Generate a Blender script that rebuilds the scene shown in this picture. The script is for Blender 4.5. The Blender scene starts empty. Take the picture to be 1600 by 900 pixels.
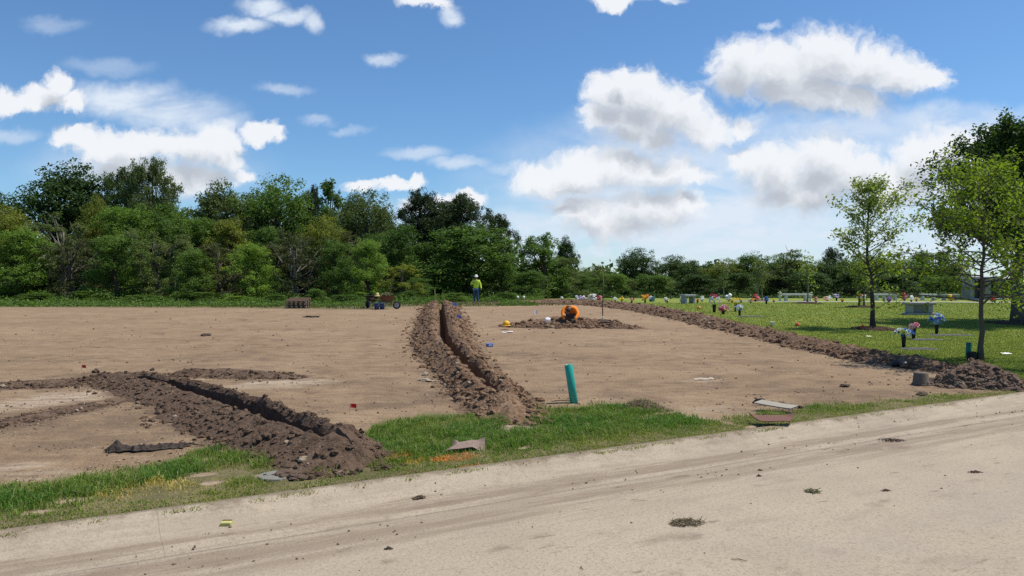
import bpy, math, random
import numpy as np
from mathutils import Vector, Matrix, noise as mnoise

# ------------------------------------------------------------------ camera, sky, sun, exposure
C = bpy.context.scene.collection
S = bpy.context.scene
FPX, HOR, EYE = 1164.0, 440.0, 1.7          # focal length in photo pixels, horizon row, eye height
PITCH = math.atan((450.0 - HOR) / FPX)
cam_d = bpy.data.cameras.new('camera')
cam_d.sensor_width = 36.0
cam_d.lens = 36.0 * FPX / 1600.0
cam_d.clip_start, cam_d.clip_end = 0.05, 6000.0
cam = bpy.data.objects.new('camera', cam_d)
cam.location = (0, 0, EYE)
cam.rotation_euler = (math.pi / 2 - PITCH, 0, 0)
C.objects.link(cam)
S.camera = cam

SUN_EL = math.radians(63)
sun_dir = Vector((math.cos(SUN_EL) * 0.975, math.cos(SUN_EL) * 0.22, math.sin(SUN_EL))).normalized()
sun_d = bpy.data.lights.new('sun', 'SUN')
sun_d.energy, sun_d.angle, sun_d.color = 4.4, math.radians(0.53), (1.0, 0.94, 0.84)
sun = bpy.data.objects.new('sun', sun_d)
sun.rotation_euler = (-sun_dir).to_track_quat('-Z', 'Y').to_euler()
sun.location = (20, 5, 40)
C.objects.link(sun)

S.view_settings.view_transform = 'Standard'
S.view_settings.look = 'None'
S.view_settings.exposure = 0.25
S.view_settings.gamma = 1.0
S.view_settings.use_curve_mapping = False
S.cycles.use_denoising = False
S.cycles.max_bounces = 6
S.cycles.diffuse_bounces = 3
S.cycles.glossy_bounces = 2
S.cycles.transmission_bounces = 4
S.cycles.transparent_max_bounces = 8
S.cycles.use_adaptive_sampling = True
S.cycles.adaptive_threshold = 0.01

SKY_STRENGTH = 0.105

# cumulus lobes: centre and radii of each puff on the sky, in photo units (then turned into directions)
LOBES = [
 (1160,105,52,48),(1215,102,66,46),(1290,95,72,56),(1350,110,66,48),(1405,125,60,36),(1450,128,36,22),(1150,130,40,26),(1290,150,84,36),(1340,160,60,26),(1235,130,80,40),
 (960,148,48,38),(972,188,64,36),(1000,152,58,40),(1045,180,74,44),(1100,202,56,28),(938,185,40,26),(1000,215,76,24),(1160,192,28,16),(972,122,24,16),
 (1170,255,36,28),(1215,268,66,44),(1290,245,58,38),(1330,272,56,44),(1250,302,92,30),(1290,285,66,46),(1380,292,36,36),
 (1440,250,48,44),(1492,245,50,44),(1420,282,56,38),(1505,290,60,40),(1545,240,50,40),
 (850,282,50,26),(910,274,60,34),(970,268,66,32),(1035,268,60,30),(885,292,66,18),(1080,272,34,16),
 (920,334,66,32),(1020,326,76,36),(960,352,80,24),(1066,318,44,24),(890,328,44,22),
 (700,312,38,14),(738,306,24,12),(645,322,24,13),
 (120,222,42,22),(180,232,58,28),(240,226,66,28),(310,232,62,34),(350,238,40,32),(200,266,78,26),(300,278,88,24),(378,276,22,12),
 (410,208,38,15),(435,210,16,12),
 (90,132,22,24),(62,158,46,20),(15,160,42,20),(112,160,26,16),

 (668,2,46,13),(965,4,40,13),
 (555,285,24,10),(610,285,38,9),(650,283,20,11),
]
# thin veils: centre, radii, weight
VEILS = [(930,392,30,16,.9),(1100,358,60,22,.9),(822,356,48,18,.9),(1045,392,30,12,.9),(1150,384,40,14,.9),(1240,388,40,12,.9),(1290,372,44,14,.9),(870,352,40,14,.8),
 (378,42,54,17,1.0),(412,10,40,18,1.0),(452,26,48,16,1.0),(490,36,20,18,.9),(705,25,22,16,.9),(1045,0,30,8,.9),(605,92,34,10,.8),(1200,42,14,8,.7),(1175,190,40,16,.7),
 (190,155,95,30,1.0),(265,175,110,30,1.0),(330,192,70,18,.8),(15,212,60,12,.5),(655,240,55,13,.6),(720,256,60,12,.7),(800,264,50,15,.8),
 (445,140,46,11,.5),(500,190,34,9,.45),(550,205,30,8,.45),(1310,205,190,30,.72),(1490,190,150,34,.75),(1010,300,280,120,.85),(1130,350,360,90,.95),(850,365,260,60,.8),(1450,360,280,100,.9),(1000,230,150,70,.6),(720,350,200,50,.5),(1320,215,240,45,.6),
 (85,40,50,14,.35),(170,105,80,16,.3),(1250,280,170,80,.5),(1500,310,160,60,.5),(220,265,200,60,.45),(900,345,170,60,.4)]

def nd(nt, typ, **kw):
    n = nt.nodes.new(typ)
    for k, v in kw.items():
        if k == 'op': n.operation = v
        elif k == 'blend': n.blend_type = v
        elif isinstance(k, str) and hasattr(n, k): setattr(n, k, v)
    return n

def cloud_group():
    g = bpy.data.node_groups.new('cumulus density', 'ShaderNodeTree')
    g.interface.new_socket('P', in_out='INPUT', socket_type='NodeSocketVector')
    g.interface.new_socket('D', in_out='OUTPUT', socket_type='NodeSocketFloat')
    gi, go = g.nodes.new('NodeGroupInput'), g.nodes.new('NodeGroupOutput')
    last = None
    for (cx, cy, rx, ry) in LOBES:
        a = nd(g, 'ShaderNodeVectorMath', op='MULTIPLY_ADD')
        a.inputs[1].default_value = (100.0 / rx, 100.0 / ry, 0)
        a.inputs[2].default_value = (-cx / rx, -cy / ry, 0)
        g.links.new(gi.outputs[0], a.inputs[0])
        l = nd(g, 'ShaderNodeVectorMath', op='LENGTH')
        g.links.new(a.outputs[0], l.inputs[0])
        if last is None:
            last = l.outputs['Value']
        else:
            m = nd(g, 'ShaderNodeMath', op='SMOOTH_MIN')
            m.inputs[2].default_value = 0.22
            g.links.new(last, m.inputs[0]); g.links.new(l.outputs['Value'], m.inputs[1])
            last = m.outputs[0]
    s = nd(g, 'ShaderNodeMath', op='SUBTRACT'); s.inputs[0].default_value = 1.0
    g.links.new(last, s.inputs[1]); g.links.new(s.outputs[0], go.inputs[0])
    return g

def build_world():
    w = bpy.data.worlds.new('World'); S.world = w; w.use_nodes = True
    nt = w.node_tree; nt.nodes.clear(); L = nt.links.new
    out = nt.nodes.new('ShaderNodeOutputWorld')
    sky = nt.nodes.new('ShaderNodeTexSky'); sky.sky_type = 'NISHITA'
    sky.sun_disc = False; sky.sun_elevation = SUN_EL
    sky.sun_rotation = math.atan2(sun_dir.x, sun_dir.y)
    sky.air_density, sky.dust_density, sky.ozone_density, sky.altitude = 1.0, 0.1, 2.5, 10.0
    bg = nt.nodes.new('ShaderNodeBackground'); bg.inputs[1].default_value = SKY_STRENGTH
    tint = nt.nodes.new('ShaderNodeMix'); tint.data_type = 'RGBA'; tint.blend_type = 'MULTIPLY'; tint.inputs[0].default_value = 1.0
    L(sky.outputs[0], tint.inputs[6]); tint.inputs[7].default_value = (0.62, 0.84, 1.02, 1); L(tint.outputs[2], bg.inputs[0])
    tc = nt.nodes.new('ShaderNodeTexCoord')
    sx = nt.nodes.new('ShaderNodeSeparateXYZ'); L(tc.outputs['Generated'], sx.inputs[0])
    ym = nd(nt, 'ShaderNodeMath', op='MAXIMUM'); L(sx.outputs[1], ym.inputs[0]); ym.inputs[1].default_value = 0.06
    u = nd(nt, 'ShaderNodeMath', op='DIVIDE'); L(sx.outputs[0], u.inputs[0]); L(ym.outputs[0], u.inputs[1])
    v = nd(nt, 'ShaderNodeMath', op='DIVIDE'); L(sx.outputs[2], v.inputs[0]); L(ym.outputs[0], v.inputs[1])
    cx = nt.nodes.new('ShaderNodeCombineXYZ'); L(u.outputs[0], cx.inputs[0]); L(v.outputs[0], cx.inputs[1])
    P = nd(nt, 'ShaderNodeVectorMath', op='MULTIPLY_ADD'); L(cx.outputs[0], P.inputs[0])
    P.inputs[1].default_value = (FPX / 100, -FPX / 100, 0); P.inputs[2].default_value = (8.0, HOR / 100, 0)
    # billowing edges: two scales of warp
    def warp(src, scale, amp, detail, rough, dist=0.0):
        n = nt.nodes.new('ShaderNodeTexNoise'); n.inputs['Scale'].default_value = scale
        n.inputs['Detail'].default_value = detail; n.inputs['Roughness'].default_value = rough
        n.inputs['Distortion'].default_value = dist
        L(src, n.inputs['Vector'])
        s = nd(nt, 'ShaderNodeVectorMath', op='MULTIPLY_ADD'); L(n.outputs['Color'], s.inputs[0])
        s.inputs[1].default_value = (amp, amp, 0); 
        c = nd(nt, 'ShaderNodeVectorMath', op='SUBTRACT'); L(src, c.inputs[0]); c.inputs[1].default_value = (amp / 2, amp / 2, 0)
        L(c.outputs[0], s.inputs[2])
        return s.outputs[0]
    W = warp(P.outputs[0], 1.2, 0.55, 3, 0.5)
    W = warp(W, 3.6, 0.34, 8, 0.68)
    G = cloud_group()
    d0 = nt.nodes.new('ShaderNodeGroup'); d0.node_tree = G; L(W, d0.inputs[0])
    off = nd(nt, 'ShaderNodeVectorMath', op='ADD'); L(W, off.inputs[0]); off.inputs[1].default_value = (0.08, -0.36, 0)
    d1 = nt.nodes.new('ShaderNodeGroup'); d1.node_tree = G; L(off.outputs[0], d1.inputs[0])
    def mr(src, a, b, c=0.0, d=1.0, kind='SMOOTHSTEP'):
        m = nt.nodes.new('ShaderNodeMapRange'); m.interpolation_type = kind
        L(src, m.inputs[0]); m.inputs[1].default_value = a; m.inputs[2].default_value = b; m.inputs[3].default_value = c; m.inputs[4].default_value = d
        return m.outputs[0]
    fine = nt.nodes.new('ShaderNodeTexNoise'); L(W, fine.inputs['Vector'])
    fine.inputs['Scale'].default_value = 5.5; fine.inputs['Detail'].default_value = 6; fine.inputs['Roughness'].default_value = 0.6
    fa = nd(nt, 'ShaderNodeMath', op='MULTIPLY_ADD'); L(fine.outputs['Fac'], fa.inputs[0]); fa.inputs[1].default_value = 0.85
    fb = nd(nt, 'ShaderNodeMath', op='SUBTRACT'); L(d0.outputs[0], fb.inputs[0]); fb.inputs[1].default_value = 0.29
    L(fb.outputs[0], fa.inputs[2])
    alpha = mr(fa.outputs[0], -0.16, 0.50)
    # light: what lies sunward shades the puff
    sh0 = nd(nt, 'ShaderNodeMath', op='MULTIPLY_ADD'); L(fine.outputs['Fac'], sh0.inputs[0]); sh0.inputs[1].default_value = -0.62
    L(d1.outputs[0], sh0.inputs[2])
    shade = mr(sh0.outputs[0], -0.42, 0.62)
    edge = mr(d0.outputs[0], 0.10, 0.60, 0.62, 0.0)
    eb = nd(nt, 'ShaderNodeMath', op='MULTIPLY'); L(edge, eb.inputs[0]); L(shade, eb.inputs[1])
    lo = nd(nt, 'ShaderNodeMath', op='MULTIPLY'); L(alpha, lo.inputs[0])
    inv = nd(nt, 'ShaderNodeMath', op='SUBTRACT'); inv.inputs[0].default_value = 0.97; L(eb.outputs[0], inv.inputs[1]); L(inv.outputs[0], lo.inputs[1])
    cc = nt.nodes.new('ShaderNodeMix'); cc.data_type = 'RGBA'; L(shade, cc.inputs[0])
    cc.inputs[6].default_value = (0.76, 0.78, 0.81, 1); cc.inputs[7].default_value = (0.42, 0.455, 0.51, 1)
    cl = nt.nodes.new('ShaderNodeBackground'); L(cc.outputs[2], cl.inputs[0]); cl.inputs[1].default_value = 1.0
    # veils
    st = nd(nt, 'ShaderNodeVectorMath', op='MULTIPLY'); L(P.outputs[0], st.inputs[0]); st.inputs[1].default_value = (0.55, 1.5, 1)
    vn = nt.nodes.new('ShaderNodeTexNoise'); L(st.outputs[0], vn.inputs['Vector']); vn.inputs['Scale'].default_value = 1.5
    vn.inputs['Detail'].default_value = 8; vn.inputs['Roughness'].default_value = 0.62; vn.inputs['Distortion'].default_value = 0.5
    vnr = mr(vn.outputs['Fac'], 0.20, 0.64, 0.36, 1.08)
    W2 = warp(P.outputs[0], 1.6, 0.5, 5, 0.6)
    last = None
    for (x, y, rx, ry, wt) in VEILS:
        a = nd(nt, 'ShaderNodeVectorMath', op='MULTIPLY_ADD'); L(W2, a.inputs[0])
        a.inputs[1].default_value = (100.0 / rx, 100.0 / ry, 0); a.inputs[2].default_value = (-x / rx, -y / ry, 0)
        l = nd(nt, 'ShaderNodeVectorMath', op='LENGTH'); L(a.outputs[0], l.inputs[0])
        r = mr(l.outputs['Value'], 0.25, 1.25, wt, 0.0)
        if last is None: last = r
        else:
            m = nd(nt, 'ShaderNodeMath', op='MAXIMUM'); L(last, m.inputs[0]); L(r, m.inputs[1]); last = m.outputs[0]
    va = nd(nt, 'ShaderNodeMath', op='MULTIPLY'); L(last, va.inputs[0]); L(vnr, va.inputs[1])
    # a general thin haze of far cloud low in the sky
    veil = nt.nodes.new('ShaderNodeBackground'); veil.inputs[0].default_value = (0.62, 0.69, 0.785, 1); veil.inputs[1].default_value = 1.0
    m1 = nt.nodes.new('ShaderNodeMixShader'); L(va.outputs[0], m1.inputs[0]); L(bg.outputs[0], m1.inputs[1]); L(veil.outputs[0], m1.inputs[2])
    m2 = nt.nodes.new('ShaderNodeMixShader'); L(lo.outputs[0], m2.inputs[0]); L(m1.outputs[0], m2.inputs[1]); L(cl.outputs[0], m2.inputs[2])
    L(m2.outputs[0], out.inputs[0])
    w.cycles.sampling_method = 'MANUAL'; w.cycles.sample_map_resolution = 512
build_world()

# ------------------------------------------------------------------ numpy noise
_rs = np.random.RandomState(7)
_perm = np.concatenate([_rs.permutation(256)] * 3)
_ang = _rs.rand(256) * 2 * np.pi
_gx, _gy = np.cos(_ang), np.sin(_ang)
def pn(x, y, seed=0):
    x = np.asarray(x, float) + seed * 17.31; y = np.asarray(y, float) + seed * 9.77
    xi, yi = np.floor(x).astype(int), np.floor(y).astype(int)
    xf, yf = x - xi, y - yi
    def g(i, j, dx, dy):
        h = _perm[_perm[i & 255] + (j & 255)]
        return _gx[h] * dx + _gy[h] * dy
    u = xf * xf * xf * (xf * (xf * 6 - 15) + 10); v = yf * yf * yf * (yf * (yf * 6 - 15) + 10)
    a = g(xi, yi, xf, yf); b = g(xi + 1, yi, xf - 1, yf); c = g(xi, yi + 1, xf, yf - 1); d = g(xi + 1, yi + 1, xf - 1, yf - 1)
    return (a + u * (b - a)) + v * ((c + u * (d - c)) - (a + u * (b - a)))
def fbm(x, y, o=4, seed=0, gain=0.5):
    t, a = 0.0, 1.0
    for k in range(o):
        t = t + a * pn(x * 2 ** k, y * 2 ** k, seed + k); a *= gain
    return t
def sstep(a, b, x):
    t = np.clip((np.asarray(x, float) - a) / (b - a), 0, 1)
    return t * t * (3 - 2 * t)

# ------------------------------------------------------------------ terrain
RD = np.array([0.872, 0.4895]); RD /= np.linalg.norm(RD); RN = np.array([-RD[1], RD[0]]); R0 = np.array([0.0, 7.0])
ROAD_ANG = math.atan2(RD[1], RD[0])
def road_sn(x, y):
    dx, dy = np.asarray(x, float) - R0[0], np.asarray(y, float) - R0[1]
    return dx * RD[0] + dy * RD[1], dx * RN[0] + dy * RN[1]
def road_xy(s, n):
    return R0[0] + s * RD[0] + n * RN[0], R0[1] + s * RD[1] + n * RN[1]
def terrain(x, y):
    x = np.asarray(x, float); y = np.asarray(y, float)
    z = 0.30 * sstep(11, 42, y) - 1.6 * sstep(60, 88, y)
    return z + 0.02 * pn(x * .22, y * .22, 3) * sstep(9, 14, y)
def G(px, py):
    """the ground point seen at a photo pixel"""
    dx = (px - 800) / FPX; dzc = -(py - 450) / FPX
    dy = math.cos(PITCH) + dzc * math.sin(PITCH); dz = dzc * math.cos(PITCH) - math.sin(PITCH)
    t = 2.0
    while t < 400:
        if EYE + dz * t <= float(terrain(dx * t, dy * t)): break
        t *= 1.004
    lo, hi = t / 1.004, t
    for _ in range(14):
        m = (lo + hi) / 2
        if EYE + dz * m <= float(terrain(dx * m, dy * m)): hi = m
        else: lo = m
    return Vector((dx * hi, dy * hi, float(terrain(dx * hi, dy * hi))))
def AT(px, Y):
    """the ground point in a photo column at a given distance"""
    x = (px - 800) / FPX * Y
    return Vector((x, Y, float(terrain(x, Y))))
def HT(py, Y):
    return EYE + (HOR - py) / FPX * Y

# ------------------------------------------------------------------ mesh helpers
class MB:
    def __init__(s): s.V = []; s.F = []; s.n = 0
    def add(s, V, F):
        V = np.asarray(V, float).reshape(-1, 3)
        if isinstance(F, np.ndarray): F = [F]
        for f in F:
            f = np.asarray(f, int)
            if f.size: s.F.append(f + s.n)
        s.V.append(V); s.n += len(V); return s
    def faces(s, V, polys):
        V = np.asarray(V, float).reshape(-1, 3)
        for p in polys: s.F.append(np.asarray([p], int) + s.n)
        s.V.append(V); s.n += len(V); return s
    def box(s, c, d, rot=None, bev=0.0, top=1.0):
        """box with centre c and full size d, optional chamfer and top taper"""
        hx, hy, hz = d[0] / 2, d[1] / 2, d[2] / 2
        if bev > 0:
            b = min(bev, hx * .9, hy * .9, hz * .9); P = []; polys = []
            prof = [(-hz, b), (-hz + b, 0), (hz - b, 0), (hz, b)]
            for z, ins in prof:
                f = 1 + (top - 1) * (z + hz) / (2 * hz)
                X, Y = (hx - ins) * f, (hy - ins) * f; k = b if ins == 0 else b * .5
                P += [(-X + k, -Y, z), (X - k, -Y, z), (X, -Y + k, z), (X, Y - k, z), (X - k, Y, z), (-X + k, Y, z), (-X, Y - k, z), (-X, -Y + k, z)]
            for r in range(3):
                for i in range(8):
                    j = (i + 1) % 8
                    polys.append([r * 8 + i, r * 8 + j, r * 8 + 8 + j, r * 8 + 8 + i])
            polys += [list(range(7, -1, -1)), list(range(24, 32))]
        else:
            P = [(-hx, -hy, -hz), (hx, -hy, -hz), (hx, hy, -hz), (-hx, hy, -hz)] + [(a * hx * top, b_ * hy * top, hz) for a, b_ in ((-1, -1), (1, -1), (1, 1), (-1, 1))]
            polys = [[3, 2, 1, 0], [4, 5, 6, 7], [0, 1, 5, 4], [1, 2, 6, 5], [2, 3, 7, 6], [3, 0, 4, 7]]
        P = np.array(P)
        if rot is not None: P = P @ np.array(rot.to_3x3()).T
        return s.faces(P + np.array(c), polys)
    def tube(s, path, rad, n=8, cap=True):
        path = np.asarray(path, float); m = len(path)
        rad = np.broadcast_to(np.asarray(rad, float), (m,))
        T = np.gradient(path, axis=0); T /= np.linalg.norm(T, axis=1)[:, None] + 1e-9
        up = np.array([0, 0, 1.0]) if abs(T[0][2]) < .9 else np.array([1.0, 0, 0])
        A = np.cross(T, up); A /= np.linalg.norm(A, axis=1)[:, None] + 1e-9; B = np.cross(T, A)
        th = np.arange(n) * 2 * np.pi / n
        V = path[:, None] + rad[:, None, None] * (np.cos(th)[None, :, None] * A[:, None] + np.sin(th)[None, :, None] * B[:, None])
        i, j = np.meshgrid(np.arange(m - 1), np.arange(n), indexing='ij'); j2 = (j + 1) % n
        F = np.stack([i * n + j, i * n + j2, (i + 1) * n + j2, (i + 1) * n + j], -1).reshape(-1, 4)
        base = s.n; s.add(V.reshape(-1, 3), F)
        if cap:
            s.F.append(np.array([list(range(n))[::-1]]) + base); s.F.append(np.array([[(m - 1) * n + k for k in range(n)]]) + base)
        return s
    def lathe(s, prof, n=16, c=(0, 0, 0), wob=0.0, rng=None):
        th = np.arange(n) * 2 * np.pi / n; m = len(prof)
        V = np.array([[(r * math.cos(t), r * math.sin(t), z) for t in th] for r, z in prof]).reshape(-1, 3)
        if wob and rng is not None: V += rng.normal(0, wob, V.shape)
        i, j = np.meshgrid(np.arange(m - 1), np.arange(n), indexing='ij'); j2 = (j + 1) % n
        F = np.stack([i * n + j, i * n + j2, (i + 1) * n + j2, (i + 1) * n + j], -1).reshape(-1, 4)
        base = s.n; s.add(V + np.array(c), F)
        s.F.append(np.array([list(range(n))[::-1]]) + base); s.F.append(np.array([[(m - 1) * n + k for k in range(n)]]) + base)
        return s
    def mesh(s, name, smooth=False):
        me = bpy.data.meshes.new(name)
        V = np.concatenate(s.V) if s.V else np.zeros((0, 3))
        me.vertices.add(len(V)); me.vertices.foreach_set('co', V.astype(np.float32).ravel())
        loops = np.concatenate([f.ravel() for f in s.F]); tot = np.concatenate([np.full(len(f), f.shape[1]) for f in s.F])
        me.loops.add(len(loops)); me.loops.foreach_set('vertex_index', loops.astype(np.int32))
        me.polygons.add(len(tot)); st = np.concatenate([[0], np.cumsum(tot)[:-1]])
        me.polygons.foreach_set('loop_start', st.astype(np.int32)); me.polygons.foreach_set('loop_total', tot.astype(np.int32))
        me.polygons.foreach_set('use_smooth', np.full(len(tot), smooth))
        me.update(calc_edges=True); me.validate(verbose=False)
        return me
    def obj(s, name, m, parent=None, smooth=False):
        return link(name, s.mesh(name, smooth), m, parent)
def link(name, me, m=None, parent=None):
    o = bpy.data.objects.new(name, me); C.objects.link(o)
    if m is not None and me is not None and not me.materials: me.materials.append(m)
    if parent is not None: o.parent = parent
    return o
def thing(name, label, cat, loc=(0, 0, 0), rz=0.0, group=None):
    o = bpy.data.objects.new(name, None); C.objects.link(o); o.empty_display_size = .1
    o.location = loc; o.rotation_euler = (0, 0, rz)
    return tag(o, label, cat, group)
def tag(o, label, cat, group=None):
    o['label'] = label; o['category'] = cat
    if group: o['group'] = group
    return o
def kind(o, k): o['kind'] = k; return o
def attr(me, name, col):
    a = me.attributes.new(name, 'FLOAT_COLOR', 'POINT')
    col = np.asarray(col, np.float32)
    if col.ndim == 1: col = np.stack([col] * 3, -1)
    a.data.foreach_set('color', np.concatenate([col, np.ones((len(col), 1), np.float32)], 1).ravel())
def clone(o, parent=None):
    c = o.copy(); C.objects.link(c)
    if parent is not None: c.parent = parent
    for ch in list(o.children): clone(ch, c)
    return c

# ------------------------------------------------------------------ materials
def sr(r, g, b):
    f = lambda c: (c / 255 / 12.92) if c / 255 <= .04045 else ((c / 255 + .055) / 1.055) ** 2.4
    return (f(r), f(g), f(b))
class M:
    """small node builder round one Principled surface"""
    def __init__(s, name, rough=0.85, spec=0.3):
        s.m = bpy.data.materials.new(name); s.m.use_nodes = True; s.nt = s.m.node_tree; s.N = s.nt.nodes; s.L = s.nt.links.new
        s.b = s.N['Principled BSDF']; s.b.inputs['Roughness'].default_value = rough; s.b.inputs['Specular IOR Level'].default_value = spec
        s.tc = s.N.new('ShaderNodeTexCoord')
    def coord(s, which='Object', scale=(1, 1, 1)):
        mp = s.N.new('ShaderNodeMapping'); mp.inputs['Scale'].default_value = scale; s.L(s.tc.outputs[which], mp.inputs[0]); return mp.outputs[0]
    def noise(s, scale, detail=6, rough=.55, vec=None, dist=0.0, out='Fac'):
        n = s.N.new('ShaderNodeTexNoise'); n.inputs['Scale'].default_value = scale; n.inputs['Detail'].default_value = detail
        n.inputs['Roughness'].default_value = rough; n.inputs['Distortion'].default_value = dist
        s.L(vec if vec is not None else s.coord(), n.inputs['Vector']); return n.outputs[out]
    def voro(s, scale, vec=None, feature='F1', out='Distance'):
        n = s.N.new('ShaderNodeTexVoronoi'); n.feature = feature; n.inputs['Scale'].default_value = scale
        s.L(vec if vec is not None else s.coord(), n.inputs['Vector']); return n.outputs[out]
    def ramp(s, fac, a, b, lo=0.0, hi=1.0):
        n = s.N.new('ShaderNodeMapRange'); n.interpolation_type = 'SMOOTHSTEP'; s.L(fac, n.inputs[0])
        for i, v in enumerate((a, b, lo, hi)): n.inputs[i + 1].default_value = v
        return n.outputs[0]
    def mix(s, fac, a, b, blend='MIX'):
        n = s.N.new('ShaderNodeMix'); n.data_type = 'RGBA'; n.blend_type = blend
        for i, v in ((0, fac), (6, a), (7, b)):
            if isinstance(v, (int, float)): n.inputs[i].default_value = v
            elif isinstance(v, tuple): n.inputs[i].default_value = v + (1,) if len(v) == 3 else v
            else: s.L(v, n.inputs[i])
        return n.outputs[2]
    def math(s, op, a, b=0.0):
        n = s.N.new('ShaderNodeMath'); n.operation = op
        for i, v in enumerate((a, b)):
            if isinstance(v, (int, float)): n.inputs[i].default_value = v
            else: s.L(v, n.inputs[i])
        return n.outputs[0]
    def attrib(s, name):
        n = s.N.new('ShaderNodeAttribute'); n.attribute_name = name; return n
    def island(s): return s.N.new('ShaderNodeNewGeometry').outputs['Random Per Island']
    def color(s, c):
        if isinstance(c, tuple): s.b.inputs['Base Color'].default_value = c + (1,)
        else: s.L(c, s.b.inputs['Base Color'])
        return s
    def bump(s, h, strength=.4, dist=.02):
        n = s.N.new('ShaderNodeBump'); n.inputs['Strength'].default_value = strength; n.inputs['Distance'].default_value = dist
        s.L(h, n.inputs['Height']); s.L(n.outputs[0], s.b.inputs['Normal']); return s
def plain(name, c, rough=.7, var=.18, scale=14.0, spec=.3, bump=.15, dist=.01, metal=0.0):
    k = M(name, rough, spec); n = k.noise(scale, 5, .6)
    k.color(k.mix(n, tuple(v * (1 - var) for v in c), tuple(min(1, v * (1 + var)) for v in c)))
    k.b.inputs['Metallic'].default_value = metal
    if bump: k.bump(k.noise(scale * 3, 4, .6), bump, dist)
    return k.m
_cache = {}
def paint(name, c, **kw):
    key = (name,) + tuple(round(v, 3) for v in c)
    if key not in _cache: _cache[key] = plain(name, c, **kw)
    return _cache[key]
def leaf_mat(name, c1, c2, trans=.35, dry=None):
    k = M(name, .6, .25); r = k.island()
    oi = k.N.new('ShaderNodeObjectInfo').outputs['Random']
    col = k.mix(r, c1, c2)
    if dry: col = k.mix(k.ramp(r, .93, .97), col, dry)
    col = k.mix(1.0, col, k.mix(oi, (.80, .84, .82), (1.18, 1.12, 1.05)), 'MULTIPLY')
    k.color(col)
    tr = k.N.new('ShaderNodeBsdfTranslucent')
    k.L(k.mix(1.0, col, (1.35, 1.45, .6), 'MULTIPLY'), tr.inputs[0])
    mx = k.N.new('ShaderNodeMixShader'); mx.inputs[0].default_value = trans
    k.L(k.b.outputs[0], mx.inputs[1]); k.L(tr.outputs[0], mx.inputs[2])
    k.L(mx.outputs[0], k.N['Material Output'].inputs[0])
    return k.m

# ------------------------------------------------------------------ clod shapes
def ico(sub):
    t = (1 + 5 ** .5) / 2
    V = [(-1, t, 0), (1, t, 0), (-1, -t, 0), (1, -t, 0), (0, -1, t), (0, 1, t), (0, -1, -t), (0, 1, -t), (t, 0, -1), (t, 0, 1), (-t, 0, -1), (-t, 0, 1)]
    F = [(0, 11, 5), (0, 5, 1), (0, 1, 7), (0, 7, 10), (0, 10, 11), (1, 5, 9), (5, 11, 4), (11, 10, 2), (10, 7, 6), (7, 1, 8), (3, 9, 4), (3, 4, 2), (3, 2, 6), (3, 6, 8), (3, 8, 9), (4, 9, 5), (2, 4, 11), (6, 2, 10), (8, 6, 7), (9, 8, 1)]
    V = [Vector(v).normalized() for v in V]
    for _ in range(sub):
        mid = {}; NF = []
        def m(a, b):
            k = (min(a, b), max(a, b))
            if k not in mid: mid[k] = len(V); V.append(((V[a] + V[b]) / 2).normalized())
            return mid[k]
        for a, b, c in F:
            x, y, z = m(a, b), m(b, c), m(c, a); NF += [(a, x, z), (b, y, x), (c, z, y), (x, y, z)]
        F = NF
    return np.array([tuple(v) for v in V]), np.array(F)
def lump(sub, seed, rough=.35):
    V, F = ico(sub); r = random.Random(seed); o = Vector((r.random() * 50, r.random() * 50, r.random() * 50))
    out = []
    for v in V:
        p = Vector(v); d = 1 + rough * (mnoise.noise(p * 1.3 + o) + .6 * mnoise.noise(p * 3.1 + o))
        out.append(p * d)
    return np.array([tuple(v) for v in out]), F
LUMP0 = [lump(0, k, .5) for k in range(8)]
LUMP1 = [lump(1, 40 + k, .55) for k in range(8)]
LUMP2 = [lump(2, 80 + k, .6) for k in range(4)]
def rot_mats(rng, n):
    q = rng.normal(size=(n, 4)); q /= np.linalg.norm(q, axis=1)[:, None]; w, x, y, z = q.T
    return np.stack([1 - 2 * (y * y + z * z), 2 * (x * y - z * w), 2 * (x * z + y * w), 2 * (x * y + z * w), 1 - 2 * (x * x + z * z), 2 * (y * z - x * w), 2 * (x * z - y * w), 2 * (y * z + x * w), 1 - 2 * (x * x + y * y)], -1).reshape(n, 3, 3)
def lumps(mb, P, R, rng, bases, flat=.75):
    P = np.asarray(P, float); R = np.asarray(R, float)
    k = rng.randint(0, len(bases), len(P))
    for b, (V, F) in enumerate(bases):
        sel = np.where(k == b)[0]
        if not len(sel): continue
        n = len(sel); sc = R[sel][:, None] * np.stack([rng.uniform(.8, 1.3, n), rng.uniform(.7, 1.1, n), rng.uniform(.6, 1.0, n)], -1)
        Q = np.einsum('nij,nvj->nvi', rot_mats(rng, n), V[None] * sc[:, None, :])
        Q[..., 2] *= flat
        W = Q + P[sel][:, None, :]
        FF = (F[None] + (np.arange(n) * len(V))[:, None, None]).reshape(-1, 3)
        mb.add(W.reshape(-1, 3), FF)

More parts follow.
